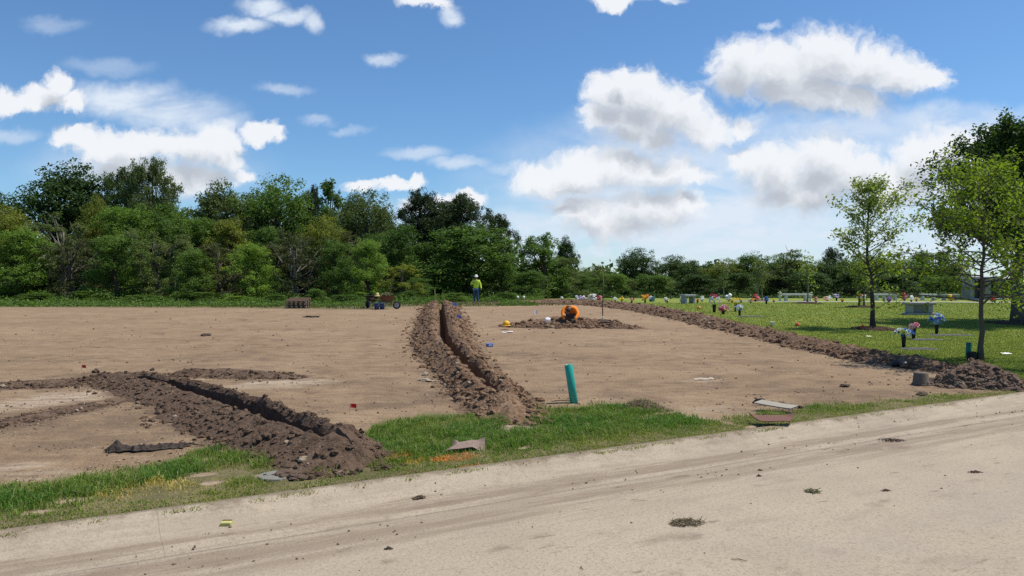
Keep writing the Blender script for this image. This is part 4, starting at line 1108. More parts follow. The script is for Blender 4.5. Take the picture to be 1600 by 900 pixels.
# ------------------------------------------------------------------ lawn trees, branch by branch
def branch_tree(rng, H, r0, base, reach, nprim, leaf, per, lean=(0, 0), rise=(.5, 1.1), dens=1.0, shape='oval', top_thin=1.0, twigs=6):
    tr = MB(); P = []; N = []
    m = 14; z = np.linspace(0, H * .97, m); w = np.cumsum(rng.normal(0, H * .0045, (m, 2)), 0)
    path = np.column_stack([w[:, 0] + lean[0] * (z / H) ** 1.5, w[:, 1] + lean[1] * (z / H) ** 1.5, z]); path[0, 2] = -.05
    rad = r0 * (1 - .93 * (z / H) ** .85); rad[0] *= 1.35
    tr.tube(path, rad, 10)
    def leaves(c, k, spread):
        for _ in range(k):
            P.append(c + rng.normal(0, spread, 3)); N.append(rng.normal(0, .6, 3) + np.array([0, 0, .75]))
    for i in range(nprim):
        f = (i + .5) / nprim; z0 = base + (H * .93 - base) * f ** .9
        b = np.array([np.interp(z0, z, path[:, 0]), np.interp(z0, z, path[:, 1]), z0]); a = i * 2.399 + rng.normal(0, .35)
        prof = {'oval': math.sin(math.pi * (.16 + .80 * f)) ** .8, 'dome': (1 - .72 * f ** 2.0), 'open': (.55 + .45 * math.sin(math.pi * f)) * (1 - .55 * f ** 1.5)}[shape]
        Lb = reach * prof * rng.uniform(.55, 1.2); el = rng.uniform(*rise) * (1 - .15 * f)
        d = np.array([math.cos(a) * math.cos(el), math.sin(a) * math.cos(el), math.sin(el)])
        t = np.linspace(0, 1, 7)[:, None]
        p = b + d * Lb * t + np.array([0, 0, .14 * Lb]) * t ** 2 * rng.uniform(-.8, 1) + np.cumsum(rng.normal(0, .03 * Lb, (7, 3)), 0) * t
        rb = np.interp(z0, z, rad) * .52
        tr.tube(p, np.linspace(rb, .004, 7), 6)
        for j in range(twigs):
            u = rng.uniform(.25, 1.0); q = np.array([np.interp(u, t[:, 0], p[:, k]) for k in range(3)])
            dd = d * .7 + rng.normal(0, .62, 3); dd /= np.linalg.norm(dd); lt = Lb * rng.uniform(.16, .36) * (1.15 - .5 * u)
            e = q + dd * lt + np.array([0, 0, .05 * lt]); mid = (q + e) / 2 + rng.normal(0, .04 * lt, 3)
            tr.tube(np.stack([q, mid, e]), [max(rb * .32, .006), .005, .003], 4)
            for s in range(3):
                leaves(q + (e - q) * rng.uniform(.35, 1.05), rng.poisson(per * dens * (top_thin if f > .6 else 1)), leaf * 1.0)
    V, F = leaf_quads(np.array(P), np.array(N), leaf * rng.uniform(.6, 1.35, len(P)), rng, .5)
    return tr.mesh('trunk', True), MB().add(V, F).mesh('crown')
def lawn_tree(name, label, px, py, seed, leafm, bark, rz=0.0, group='young trees planted on the lawn', **kw):
    g = G(px, py); rng = np.random.RandomState(seed); t_, c_ = branch_tree(rng, **kw)
    o = thing(name, label, 'tree', g + Vector((0, 0, .02)), rz, group)
    link('trunk', t_, bark, o); link('crown', c_, LEAF[leafm], o)
    return o, g
o_, g1 = lawn_tree('young_tree', 'slender young tree with thin open crown standing on a mulch ring in mid lawn', 1365, 515, 901, 'young', BARK_D,
    H=HT(281, 25.6) - .2, r0=.085, base=1.5, reach=2.0, nprim=30, leaf=.115, per=4.8, rise=(.35, 1.05), shape='open', twigs=10)
o_, g2 = lawn_tree('young_tree', 'yellow-green leafy tree leaning beside the heaped soil pile', 1534, 566, 911, 'lime', BARK_G,
    H=HT(243, 15.6) - .1, r0=.062, base=1.12, reach=1.95, nprim=48, leaf=.092, per=4.7, rise=(-.05, .75), shape='dome', lean=(.02, 0), twigs=10)
o_, g3 = lawn_tree('oak_tree', 'big dark green tree at right with thick grey trunk', 1592, 506, 921, 'dark', BARK_G, group='large trees on the lawn',
    H=HT(196, 28.6) - .2, r0=.25, base=2.15, reach=3.45, nprim=80, leaf=.15, per=13.0, rise=(.0, .7), shape='dome', twigs=15)
# a tree just outside the frame whose shade falls on the lawn by the soil pile
gq = Vector((11.9, 13.6, float(terrain(11.9, 13.6)))); rngq = np.random.RandomState(931)
t_, c_ = branch_tree(rngq, H=4.4, r0=.06, base=1.5, reach=1.5, nprim=30, leaf=.095, per=5.0, rise=(.05, .7), shape='dome', twigs=9)
o_ = thing('young_tree', 'young tree past the right picture edge that shades the lawn by the soil pile', 'tree', gq, 0, 'young trees planted on the lawn'); link('trunk', t_, BARK_G, o_); link('crown', c_, LEAF['lime'], o_)
# low forked limbs on the yellow-green tree that hang left and right
for px_, Y_, x1, lab in (): pass
# far saplings
SAP = [(1262, 474, 398, 48, .9, 'sapling with a thin pale crown on a mulch ring right of the long white bench', 'young', 14, .16),
       (1343, 481, 408, 41, .7, 'left stem of the pair of saplings on one mulch ring', 'young', 12, .14),
       (1350, 481, 404, 41, .7, 'right stem of the pair of saplings on one mulch ring', 'young', 12, .14),
       (1131, 467, 418, 55, .6, 'pale thin-stemmed sapling behind the white lily spray', 'grey', 10, .16),
       (1184, 470, 405, 53, .8, 'left pale stem of the sapling pair behind the red flowers', 'grey', 12, .16),
       (1190, 470, 410, 53, .6, 'right pale stem of the sapling pair behind the red flowers', 'grey', 10, .16),
       (990, 470, 442, 54, .4, 'short leafless sapling beside the small pink flowers', 'brown', 7, .12),
       (1048, 468, 440, 54, .4, 'thin sapling right of the white and pink posy', 'grey', 7, .12)]
for i, (px, py, top, Y, rc, lab, lf_, npr, lfz) in enumerate(SAP):
    lawn_tree('sapling', lab, px, py, 940 + i, lf_, BARK_P if 'pale' in lab else BARK_G, H=max(1.0, HT(top, G(px, py).y) - G(px, py).z), r0=.055, base=.9, reach=rc, nprim=npr, leaf=lfz, per=2.0, rise=(.4, 1.1), shape='open', group='saplings at the far side of the lawn', twigs=5)
MULCH = spoil_material('mulch', (.035, .022, .016), (.060, .038, .026), (.085, .055, .038), .1)
def mulch(px, py, rx, ry, label, seed):
    g = G(px, py); rng = np.random.RandomState(seed); mb = MB(); n = 26; V = [(0, 0, .10)]; F = []
    for k, (f, zz) in enumerate(((.45, .09), (.8, .055), (1.0, .0))):
        for i in range(n):
            a = i / n * 6.2832; w = 1 + rng.normal(0, .05); V.append((rx * f * w * math.cos(a), ry * f * w * math.sin(a), zz + rng.normal(0, .01)))
    F = [[0, 1 + i, 1 + (i + 1) % n] for i in range(n)]
    mb.faces(V, F); mb2 = [[1 + k * n + i, 1 + (k + 1) * n + i, 1 + (k + 1) * n + (i + 1) % n, 1 + k * n + (i + 1) % n] for k in range(2) for i in range(n)]
    mb.F += [np.array(mb2)]
    m = 160; a = rng.rand(m) * 6.28; rr = np.sqrt(rng.rand(m)) * 1.05
    lumps(mb, np.stack([rx * rr * np.cos(a), ry * rr * np.sin(a), .08 * (1 - rr) + .02], -1), rng.uniform(.015, .045, m), rng, LUMP0)
    o = mb.obj('mulch_ring', MULCH); o.location = g + Vector((0, 0, .03)); tag(o, label, 'mulch', 'mulch rings around the lawn trees')
mulch(1365, 516, .62, .9, 'dark mulch ring round the slender young tree', 1)
mulch(1262, 475, .80, 1.2, 'wide mulch ring round the sapling right of the white bench', 2)
mulch(1347, 481, .72, 1.1, 'mulch ring round the pair of saplings', 3)
mulch(1187, 471, .55, .8, 'thin mulch patch under the pale sapling pair', 4)
mulch(1590, 507, 1.0, 1.2, 'dark mulch patch round the thick trunk of the big tree', 5)

# ------------------------------------------------------------------ people
def skin_verts(J, E, root, sub=2):
    """one continuous skinned surface over a skeleton, returned as vertices and faces"""
    names = list(J); names.remove(root); names = [root] + names; ix = {k: i for i, k in enumerate(names)}
    me = bpy.data.meshes.new('skeleton'); me.from_pydata([J[k][0] for k in names], [(ix[a], ix[b]) for a, b in E], [])
    o = bpy.data.objects.new('skeleton', me); C.objects.link(o)
    sk = o.modifiers.new('skin', 'SKIN'); sk.use_smooth_shade = True
    for k in names:
        r = J[k][1]; me.skin_vertices[0].data[ix[k]].radius = (r, r) if np.isscalar(r) else r
    me.skin_vertices[0].data[0].use_root = True
    ss = o.modifiers.new('sub', 'SUBSURF'); ss.levels = ss.render_levels = sub
    dg = bpy.context.evaluated_depsgraph_get(); ev = o.evaluated_get(dg); em = ev.to_mesh()
    V = [tuple(v.co) for v in em.vertices]; F = [list(p.vertices) for p in em.polygons]
    ev.to_mesh_clear(); bpy.data.objects.remove(o); bpy.data.meshes.remove(me)
    return V, F
def head_verts(c, R, yaw=0.0, pitch=0.0):
    """a head about 0.235 m tall with brow, nose, mouth, chin and ears, face towards -Y"""
    V, F = ico(3); out = []
    for x, y, z in V:
        p = Vector((x * .076, y * .096, z * .118))
        if z < -.1: p.x *= 1 - .28 * (-z - .1); p.y += -.010 * (-z) if y < 0 else .03 * (-z)
        f = max(0, -y)
        p.y -= .026 * f ** 3 * math.exp(-((x / .20) ** 2 + ((z + .16) / .22) ** 2))       # nose
        p.y -= .008 * f * math.exp(-((x / .5) ** 2 + ((z - .20) / .10) ** 2))             # brow
        p.y += .009 * f * math.exp(-(((abs(x) - .40) / .15) ** 2 + ((z - .02) / .12) ** 2))  # eye sockets
        p.y -= .006 * f * math.exp(-((x / .32) ** 2 + ((z + .52) / .07) ** 2)); p.y += .004 * f * math.exp(-((x / .3) ** 2 + ((z + .45) / .03) ** 2))
        p.x += math.copysign(.016, x) * math.exp(-(((abs(x) - 1) / .12) ** 2 + ((z + .05) / .24) ** 2 + ((y - .1) / .14) ** 2)) * (1 if abs(x) > .5 else 0)
        out.append(p)
    R3 = Matrix.Rotation(yaw, 3, 'Z') @ Matrix.Rotation(pitch, 3, 'X')
    return [tuple(R3 @ p * R + Vector(c)) for p in out], [list(f) for f in F]
def hand_tubes(mb, wrist, direction, palm_n, size=.19, curl=.6, side=1):
    """five unequal, bent fingers rooted in the palm"""
    d = Vector(direction).normalized(); n = Vector(palm_n).normalized(); s = d.cross(n).normalized() * side
    w = Vector(wrist); k = w + d * size * .5
    for i, (off, ln) in enumerate(((-.030, .40), (-.010, .46), (.010, .43), (.030, .34))):
        p = k + s * off - d * .03; pts = [p]; a = 0.0; seg = size * ln / 3
        for j in range(3):
            a += curl * (.5 + .25 * j); pts.append(pts[-1] + (d * math.cos(a) + n * math.sin(a)) * seg)
        mb.tube([tuple(q) for q in [pts[0]] + [p + d * .03] + pts[1:]], [.010, .0095, .009, .0085, .007], 6)
    b = w + d * size * .18 - s * .022; t1 = b + (d * .55 - s * .75 + n * .35).normalized() * .045; t2 = t1 + (d * .85 - s * .2 + n * .45).normalized() * .035
    mb.tube([tuple(b + s * .02), tuple(b), tuple(t1), tuple(t2)], [.013, .013, .011, .009], 6)
SKIN = plain('skin', (.26, .145, .095), .55, .12, 20, bump=0)
HAIR = plain('dark hair', (.045, .028, .020), .7, .3, 60, bump=.4)
EYE_M = plain('dark eye', (.02, .015, .012), .3, .1, bump=0)
def body_object(name, J, E, root, headc, yaw, pitch, hands, mat, extra_mat=None):
    V, F = skin_verts(J, E, root); mb = MB().faces(V, F)
    hv, hf = head_verts(headc, 1.0, yaw, pitch); mb.faces(hv, hf)
    for h in hands: hand_tubes(mb, *h)
    me = mb.mesh(name, True); o = link(name, me, mat); return o
def cloth(name, J, E, root, mat, parent, sub=2):
    V, F = skin_verts(J, E, root, sub); return MB().faces(V, F).obj(name, mat, parent, smooth=True)
def grow(J, keys, f, add=0.0):
    return {k: (J[k][0], (J[k][1] * f + add) if np.isscalar(J[k][1]) else tuple(r * f + add for r in J[k][1])) for k in keys}

# man in the yellow shirt, walking towards the camera, one hand raised to his chin
J = {'pelvis': ((0, 0, .95), (.155, .11)), 'waist': ((0, 0, 1.10), (.145, .105)), 'chest': ((0, .01, 1.32), (.165, .115)), 'neckbase': ((0, .01, 1.47), .07), 'neck': ((0, -.005, 1.56), .055),
 'sr': ((-.185, .01, 1.43), .062), 'er': ((-.335, -.04, 1.20), .045), 'wr': ((-.145, -.22, 1.33), .031), 'hr': ((-.085, -.25, 1.40), (.036, .022)),
 'sl': ((.185, .01, 1.43), .062), 'el': ((.270, .03, 1.17), .045), 'wl': ((.325, -.05, .94), .031), 'hl': ((.335, -.075, .86), (.036, .022)),
 'pr': ((-.095, 0, .88), .092), 'kr': ((-.115, .02, .50), .060), 'ar': ((-.12, .13, .11), .042), 'tr': ((-.135, .02, .035), .036),
 'pl': ((.095, 0, .88), .092), 'kl': ((.120, -.09, .51), .060), 'al': ((.125, -.10, .09), .042), 'tl': ((.145, -.25, .035), .036)}
E = [('pelvis','waist'),('waist','chest'),('chest','neckbase'),('neckbase','neck'),('chest','sr'),('sr','er'),('er','wr'),('wr','hr'),('chest','sl'),('sl','el'),('el','wl'),('wl','hl'),
 ('pelvis','pr'),('pr','kr'),('kr','ar'),('ar','tr'),('pelvis','pl'),('pl','kl'),('kl','al'),('al','tl')]
gp = AT(744, 47.5)
man = body_object('person', J, E, 'pelvis', (0, -.03, 1.665), .05, .06, [((-.145, -.22, 1.33), (.6, -.2, .75), (.3, .9, .2), .18, .7, 1), ((.325, -.05, .94), (.1, -.25, -1), (-1, 0, 0), .18, .45, -1)], SKIN)
tag(man, 'man in bright yellow long-sleeved shirt, white cap and blue jeans walking at the wood edge', 'person', 'workers on the field')
man.location = gp; man.rotation_euler = (0, 0, -.05)
up = ['pelvis', 'waist', 'chest', 'neckbase', 'sr', 'er', 'wr', 'sl', 'el', 'wl']
Jc = grow(J, up, 1.16, .016); Jc['pelvis'] = ((0, 0, .90), (.185, .14))
cloth('shirt', Jc, [e for e in E if e[0] in Jc and e[1] in Jc], 'pelvis', plain('hi-vis yellow cloth', (.62, .80, .075), .8, .1, 9, bump=.3, dist=.03), man)
lo = ['pelvis', 'pr', 'kr', 'ar', 'pl', 'kl', 'al']; Jc = grow(J, lo, 1.14, .012)
cloth('jeans', Jc, [e for e in E if e[0] in Jc and e[1] in Jc], 'pelvis', plain('blue denim', (.045, .085, .17), .9, .25, 12, bump=.3, dist=.02), man)
for k in ('r', 'l'):
    a, t = J['a' + k][0], J['t' + k][0]
    cloth('boot', {'a': ((a[0], a[1], a[2] + .06), .056), 'h': ((a[0], a[1] + .03, .05), .052), 't': (t, .050)}, [('a', 'h'), ('h', 't')], 'a', plain('work boot', (.03, .024, .02), .7), man, 1)
cap = MB().lathe([(.001, .125), (.05, .118), (.088, .085), (.104, .035), (.108, .0), (.113, -.012), (.104, -.012), (.098, 0)], 20)
V_, Fb = [], []
for i in range(11):
    a = math.pi * (1.12 + .76 * i / 10); V_ += [(.105 * math.cos(a), .105 * math.sin(a), .006), (.135 * math.cos(a), .175 * math.sin(a), -.012)]
V_ = V_ + [(x, y, z - .008) for x, y, z in V_]; m_ = 22
for i in range(10): Fb += [[2 * i, 2 * i + 1, 2 * i + 3, 2 * i + 2], [m_ + 2 * i + 2, m_ + 2 * i + 3, m_ + 2 * i + 1, m_ + 2 * i], [2 * i + 1, m_ + 2 * i + 1, m_ + 2 * i + 3, 2 * i + 3]]
cap.faces(V_, Fb)
o = cap.obj('cap', plain('white cap cloth', (.78, .77, .74), .6, .06), man, smooth=True); o.location = (0, -.02, 1.715)
for sx in (-1, 1): MB().lathe([(.002, -.011), (.010, -.004), (.010, .004), (.002, .011)], 8, (sx * .031, -.112, 1.668)).obj('eye', EYE_M, man)

# man in orange, kneeling and bent low over the mound
K = {'pelvis': ((.10, .36, .36), (.15, .13)), 'waist': ((.08, .22, .50), (.14, .12)), 'chest': ((.02, -.02, .58), (.165, .125)), 'neckbase': ((-.02, -.17, .55), .07), 'neck': ((-.04, -.24, .50), .055),
 'sr': ((-.19, -.10, .56), .062), 'er': ((-.27, -.22, .36), .045), 'wr': ((-.21, -.36, .16), .032), 'hr': ((-.18, -.40, .09), (.036, .024)),
 'sl': ((.20, -.10, .53), .062), 'el': ((.27, -.26, .34), .045), 'wl': ((.16, -.42, .18), .032), 'hl': ((.12, -.46, .11), (.036, .024)),
 'pr': ((.0, .34, .30), .092), 'kr': ((-.10, .02, .075), .062), 'ar': ((-.06, .46, .07), .045), 'tr': ((-.05, .60, .04), .036),
 'pl': ((.19, .34, .30), .092), 'kl': ((.22, .02, .075), .062), 'al': ((.22, .46, .07), .045), 'tl': ((.22, .60, .04), .036)}
g_mm = AT(892, 25.4)
man2 = body_object('person', K, E, 'pelvis', (-.075, -.34, .455), .15, 1.0, [((-.21, -.36, .16), (.2, -.35, -1), (.6, .5, 0), .18, .7, 1), ((.16, -.42, .18), (-.3, -.3, -1), (-.6, .5, 0), .18, .7, -1)], SKIN)
tag(man2, 'man in orange long-sleeved shirt kneeling and bending low over the dirt mound', 'person', 'workers on the field')
man2.location = g_mm + Vector((0, .55, .10))
Jc = grow(K, up, 1.08, .012)
cloth('shirt', Jc, [e for e in E if e[0] in Jc and e[1] in Jc], 'pelvis', plain('hi-vis orange cloth', (.90, .235, .012), .8, .1, 9, bump=.3, dist=.03), man2)
Jc = grow(K, lo, 1.14, .012)
cloth('trousers', Jc, [e for e in E if e[0] in Jc and e[1] in Jc], 'pelvis', plain('dark work trousers', (.075, .065, .055), .9, .2), man2)
for k in ('r', 'l'):
    a, t = K['a' + k][0], K['t' + k][0]
    cloth('boot', {'a': ((a[0], a[1] - .04, a[2] + .02), .056), 'h': ((a[0], a[1] + .04, .055), .052), 't': (t, .048)}, [('a', 'h'), ('h', 't')], 'a', plain('work boot', (.03, .024, .02), .7), man2, 1)
    w, h = K['w' + k][0], K['h' + k][0]
    gl = MB(); V_, F_ = skin_verts({'w': (w, .044), 'h': (h, (.046, .034))}, [('w', 'h')], 'w', 1); gl.faces(V_, F_)
    sgn = 1 if k == 'r' else -1
    hand_tubes(gl, w, Vector(h) - Vector(w), (sgn * .6, .5, 0), .20, .7, sgn); gl.obj('glove', plain('dark glove', (.05, .045, .04), .8), man2, smooth=True)
hv, hf = ico(3); hh = []
R3 = Matrix.Rotation(.15, 3, 'Z') @ Matrix.Rotation(1.0, 3, 'X')
for x, y, z in hv:
    if y > -.35 and z > -.35 or z > .35:
        pass
    q = Vector((x * .083, y * .103, z * .125)) * (1 + .03 * mnoise.noise(Vector((x, y, z)) * 6))
    hh.append(q)
keep = [all((hv[i][1] > -.45 or hv[i][2] > .45) and hv[i][2] > -.45 for i in f) for f in hf]
MB().faces([tuple(R3 @ q + Vector((-.075, -.34, .455))) for q in hh], [list(f) for f, k in zip(hf, keep) if k]).obj('hair', HAIR, man2, smooth=True)

# ------------------------------------------------------------------ pipes, flags, stakes
TEAL = plain('green sewer pipe plastic', (.018, .335, .255), .38, .06, 5, spec=.5, bump=0)
g = G(897, 630); ax = Vector((-.145, .03, 1)).normalized(); mb = MB()
Lp = .545; rO, rI = .057, .052
mb.lathe([(rO, -.25), (rO, Lp - .002), (rO - .002, Lp), (rI, Lp), (rI, Lp - .35), (.001, Lp - .351)], 28)
o = mb.obj('green_pipe', TEAL, smooth=False); o.location = g; o.rotation_euler = ax.to_track_quat('Z', 'Y').to_euler()
for p in o.data.polygons: p.use_smooth = abs(p.normal.z) < .5
tag(o, 'bright teal plastic pipe standing tilted out of the bare soil', 'pipe', 'green pipes')
g = G(1513, 561); mb = MB().lathe([(.056, -.3), (.056, .358), (.054, .36), (.050, .36), (.050, .1), (.001, .1)], 24)
o = mb.obj('green_pipe', plain('dark green pipe plastic', (.012, .150, .105), .45, .1, bump=0)); o.location = g; o.rotation_euler = (0, .03, 0)
for p in o.data.polygons: p.use_smooth = abs(p.normal.z) < .5
tag(o, 'darker green upright pipe behind the heaped soil pile', 'pipe', 'green pipes')
mb = MB(); g = G(860, 628); mb.tube([(0, 0, .0), (.09, .01, .018), (.17, .015, .022), (.26, .03, .01), (.33, .05, .02)], .006, 6)
o = mb.obj('buried_cord', plain('dark cord', (.03, .024, .02))); o.location = g; tag(o, 'thin dark cord lying at the foot of the tilted teal pipe', 'cord')
def survey_flag(px, py, colr, label, h, fw, rz, tilt=.1, matn='red flag plastic'):
    g = G(px, py); o = thing('marker_flag', label, 'flag', g, rz, 'small marker flags on the field')
    top = (tilt * h, 0, h); MB().tube([(0, 0, -.05), (tilt * h * .5, 0, h * .5), top], .0028, 6).obj('wire', paint('flag wire', (.35, .33, .30), metal=.0), o)
    mb = MB(); V = []; nn = 6
    for i in range(nn + 1):
        u = i / nn
        for w in (0, 1): V.append((tilt * h + fw * u, .018 * math.sin(u * 5) * u, h - fw * .72 * (1 - w) - .12 * fw * u))
    V2 = [(x, y + .0015, z) for x, y, z in V]; F = []
    for i in range(nn): a = 2 * i; F += [[a, a + 2, a + 3, a + 1], [a + 14, a + 15, a + 17, a + 16]]
    mb.faces(V + V2, F); mb.obj('flag', paint(matn, colr, rough=.5, bump=0), o)
    return o
survey_flag(546, 647, (.55, .012, .018), 'red marker flag in the bare soil between the two trenches', .135, .072, .3)
survey_flag(127, 580, (.45, .02, .02), 'small red marker flag behind the dark soil ridge at left', .12, .075, .2)
survey_flag(833, 496, (.75, .68, .66), 'white marker flag in the soil behind the low mound', .30, .20, .5, matn='white flag plastic')
survey_flag(712, 507, (.12, .18, .55), 'blue marker flag on the right side of the long trench', .34, .16, .2, matn='blue flag plastic')
survey_flag(706, 483, (.16, .24, .62), 'blue marker flag by the far end of the long trench', .34, .22, .2, matn='blue flag plastic')
g = AT(681, 43.5); mb = MB().box((0, 0, .46), (.06, .04, .98), bev=.006); o = mb.obj('wooden_stake', plain('yellowed stake wood', (.42, .35, .14), .85)); o.location = g; o.rotation_euler = (0, -.07, .2)
tag(o, 'thin yellowish wooden stake beyond the far end of the long trench', 'stake')

# garden rake stood on its head in the mound
g = AT(942, 25.2); g.z += .22
rk = thing('garden_rake', 'rake standing upright on its head in the dirt mound with a long wooden handle', 'rake', g, .15)
MB().tube([(0, 0, .13), (-.012, 0, .5), (.012, 0, 1.0), (.005, 0, 1.58)], [.017, .018, .018, .015], 8).obj('handle', plain('dark handle wood', (.095, .055, .035), .7), rk, smooth=True)
MB().lathe([(.026, -.02), (.024, .10), (.019, .18)], 10).obj('socket', plain('pale worn metal', (.42, .40, .38), .5), rk, smooth=True)
hd = MB().box((.10, 0, -.03), (.42, .03, .035), bev=.006).tube([(-.0, 0, .04), (.06, -.01, .01), (.16, 0, -.02)], .010, 6).tube([(0, 0, .05), (.12, .0, .06), (.27, 0, .05), (.29, 0, -.02)], .009, 6)
hd.obj('rake_head', plain('dark steel', (.035, .030, .027), .6), rk)
for i in range(12):
    x = -.10 + .40 * i / 11; MB().tube([(x, 0, -.03), (x, -.02, -.07), (x, -.07, -.11)], [.006, .006, .003], 5).obj('tine', paint('dark tine steel', (.035, .030, .027)), rk)

# ------------------------------------------------------------------ things lying on the field and mound
g = AT(791, 24.3); g.z += .155
hh_ = thing('hard_hat', 'yellow hard hat lying at the left end of the dirt mound', 'hard hat', g, .4)
MB().lathe([(.001, .150), (.05, .145), (.09, .115), (.115, .06), (.122, .0), (.118, .0), (.11, .05), (.001, .14)], 22).obj('shell', plain('yellow helmet plastic', (.75, .42, .02), .35, .05, bump=0), hh_, smooth=True)
MB().lathe([(.118, .0), (.155, -.008), (.160, -.016), (.118, -.010)], 22).obj('brim', plain('yellow helmet plastic', (.75, .42, .02), .35, .05, bump=0), hh_, smooth=True)
def sheet(name, w, l, fn, th, m, n=14, parent=None):
    """a thin bent board or cloth with real thickness; fn gives its height over (-1..1)"""
    mb = MB(); top = []; bot = []
    for j in range(n + 1):
        for i in range(n + 1):
            u, v = i / n * 2 - 1, j / n * 2 - 1; dx, dy, z = fn(u, v); top.append((u * w / 2 + dx, v * l / 2 + dy, z + th)); bot.append((u * w / 2 + dx, v * l / 2 + dy, z))
    k = (n + 1) ** 2; F = []
    for j in range(n):
        for i in range(n):
            a = j * (n + 1) + i; F += [[a, a + 1, a + n + 2, a + n + 1], [k + a + n + 1, k + a + n + 2, k + a + 1, k + a]]
    rim = [i for i in range(n + 1)] + [(j) * (n + 1) + n for j in range(1, n + 1)] + [n * (n + 1) + i for i in range(n - 1, -1, -1)] + [j * (n + 1) for j in range(n - 1, 0, -1)]
    for a, b in zip(rim, rim[1:] + rim[:1]): F.append([b, a, k + a, k + b])
    mb.faces(top + bot, F); return mb.obj(name, m, parent)
o = sheet('paper_sheet', .34, .24, lambda u, v: (0, .02 * v, .02 + .015 * math.sin(3 * u)), .004, plain('white paper', (.72, .70, .74), .8, .05), 8)
o.location = AT(793, 23.2); tag(o, 'white paper sheet on the soil below the yellow hard hat', 'paper')
V_, F_ = lump(2, 5, .4); mb = MB().faces(V_ * np.array([.10, .09, .08]), F_); o = mb.obj('crumpled_paper', plain('crumpled white paper', (.74, .72, .74), .8, .06)); o.location = AT(856, 24.9) + Vector((0, 0, .29)); tag(o, 'crumpled white paper on the mound left of the kneeling man', 'paper')
g = G(765, 542)
bx_ = thing('drink_carton', 'blue and white carton lying on the bare soil right of the long trench', 'carton', g, .2)
MB().box((0, 0, .045), (.17, .10, .09), bev=.008).obj('carton_body', plain('blue carton', (.07, .17, .52), .5, .08, bump=0), bx_)
MB().box((.015, -.0525, .045), (.09, .004, .045)).obj('carton_label', plain('white carton print', (.72, .74, .78), .5, .05, bump=0), bx_)
# crumpled black silt cloth at left
def crumple(px, py, label):
    g = G(px, py); o = thing('silt_cloth', label, 'cloth', g, .10); rr = random.Random(4)
    mt = plain('black silt cloth', (.058, .043, .034), .8, .3, 18, bump=.5, dist=.02)
    pts = [(-.02, 0), (.12, .03), (.26, .05), (.40, .09), (.55, .13), (.66, .15)]
    def fn(u, v):
        t = (u + 1) / 2; y = .16 * t + .02 * math.sin(9 * t)
        z = .014 + .055 * abs(mnoise.noise(Vector((u * 4, v * 1.2, 2)))) + .05 * abs(mnoise.noise(Vector((u * 11, v * 2.2, 5)))) + .02 * (1 - t)
        return (0, y - .16 + v * .05 * mnoise.noise(Vector((u * 5, 3, 0))), max(.004, z * (1 - abs(v) ** 2 * .8)))
    sheet('cloth_strip', .66, .13, fn, .005, mt, 30, o)
    def fold(u, v):
        return (.03 * v * u, .0, .004 + .105 * (1 - abs(u)) * (1 - .35 * abs(v)) + .012 * math.sin(8 * v + 5 * u))
    f = sheet('cloth_fold', .17, .12, fold, .005, mt, 12, o); f.location = (-.30, -.11, 0); f.rotation_euler = (0, 0, .5)
    MB().tube([(.28, .0, .02), (.36, .03, .035), (.43, .02, .02), (.52, .0, .012)], [.012, .009, .007, .004], 6).obj('loose_strap', mt, o)
crumple(238, 700, 'crumpled strip of black cloth on bare soil above the left grass verge')
V_, F_ = lump(2, 9, .5)
def clod(px, py, r, label, colr=(.10, .068, .048), flat=.8, cat='dirt clod', name='dirt_clod', seed=3, road=False, group='loose clods', sx=1.0):
    V, F = lump(3, seed, .7); rs = np.random.RandomState(seed)
    V = V * (1 + .10 * fbm(V[:, 0] * 6 + seed, V[:, 1] * 6 + V[:, 2] * 5, 3, seed)[:, None])
    o = MB().faces(V * np.array([r * sx, r, r * flat]), F).obj(name, paint('loose ' + name.replace('_', ' '), colr, var=.35, rough=.95, scale=40, bump=.5)); g = G(px, py); z = g.z
    if road:
        s_, n_ = road_sn(g.x, g.y); z = float(np.where(n_ > -.36, .012 - .095 * sstep(.04, .34, -n_), -.082 + .012 * sstep(.8, 3.5, -n_)))
        k = (EYE - z) / (EYE - g.z); g = Vector((g.x * k, g.y * k, z))
    o.location = (g.x, g.y, z + r * flat * .55); o.rotation_euler = (0, 0, seed * 1.7); return tag(o, label, cat, group)
clod(150, 583, .058, 'dark round clod sitting behind the left dark ridge', seed=11)
clod(162, 584, .035, 'small clod right of the dark round one', seed=12)
clod(238, 579, .034, 'small dark clod behind the near trench', seed=13)
clod(447, 743, .085, 'flat cake of soil lying on the round concrete lid', seed=10, flat=.30, sx=1.5)
clod(462, 749, .06, 'smaller cake of soil at the right rim of the round concrete lid', seed=9, flat=.4, sx=1.4)
clod(533, 779, .030, 'dark clod on the kerb below the end of the near spoil bank', seed=14, road=True, colr=(.07, .047, .035))
clod(655, 779, .028, 'long dark clod in the gutter below the cardboard', seed=15, road=True, sx=1.7, flat=.5)
clod(505, 789, .010, 'tiny clod on the kerb left of the bigger one', seed=16, road=True)
clod(1320, 604, .055, 'flat dark clod alone on the bare soil at right', seed=17, flat=.5, sx=1.7)
clod(1262, 540, .16, 'big dark clod on the far ridge, mid lawn edge', seed=18, colr=(.085, .055, .04))
clod(1440, 617, .06, 'reddish clod below the upturned grey pot', seed=19, flat=.5, sx=1.6)
clod(666, 595, .085, 'pale flat stone left of the long spoil bank', colr=(.36, .29, .22), flat=.28, sx=1.5, cat='stone', name='flat_stone', seed=20, group='pale stones')
clod(1069, 656, .028, 'small pale stone in the grass right of the grassy heap', colr=(.55, .50, .43), flat=.7, cat='stone', name='pebble_stone', seed=21, group='pale stones')
clod(497, 710, .018, 'small white stone at the edge of the near spoil bank', colr=(.6, .57, .5), cat='stone', name='pebble_stone', seed=22, group='pale stones')
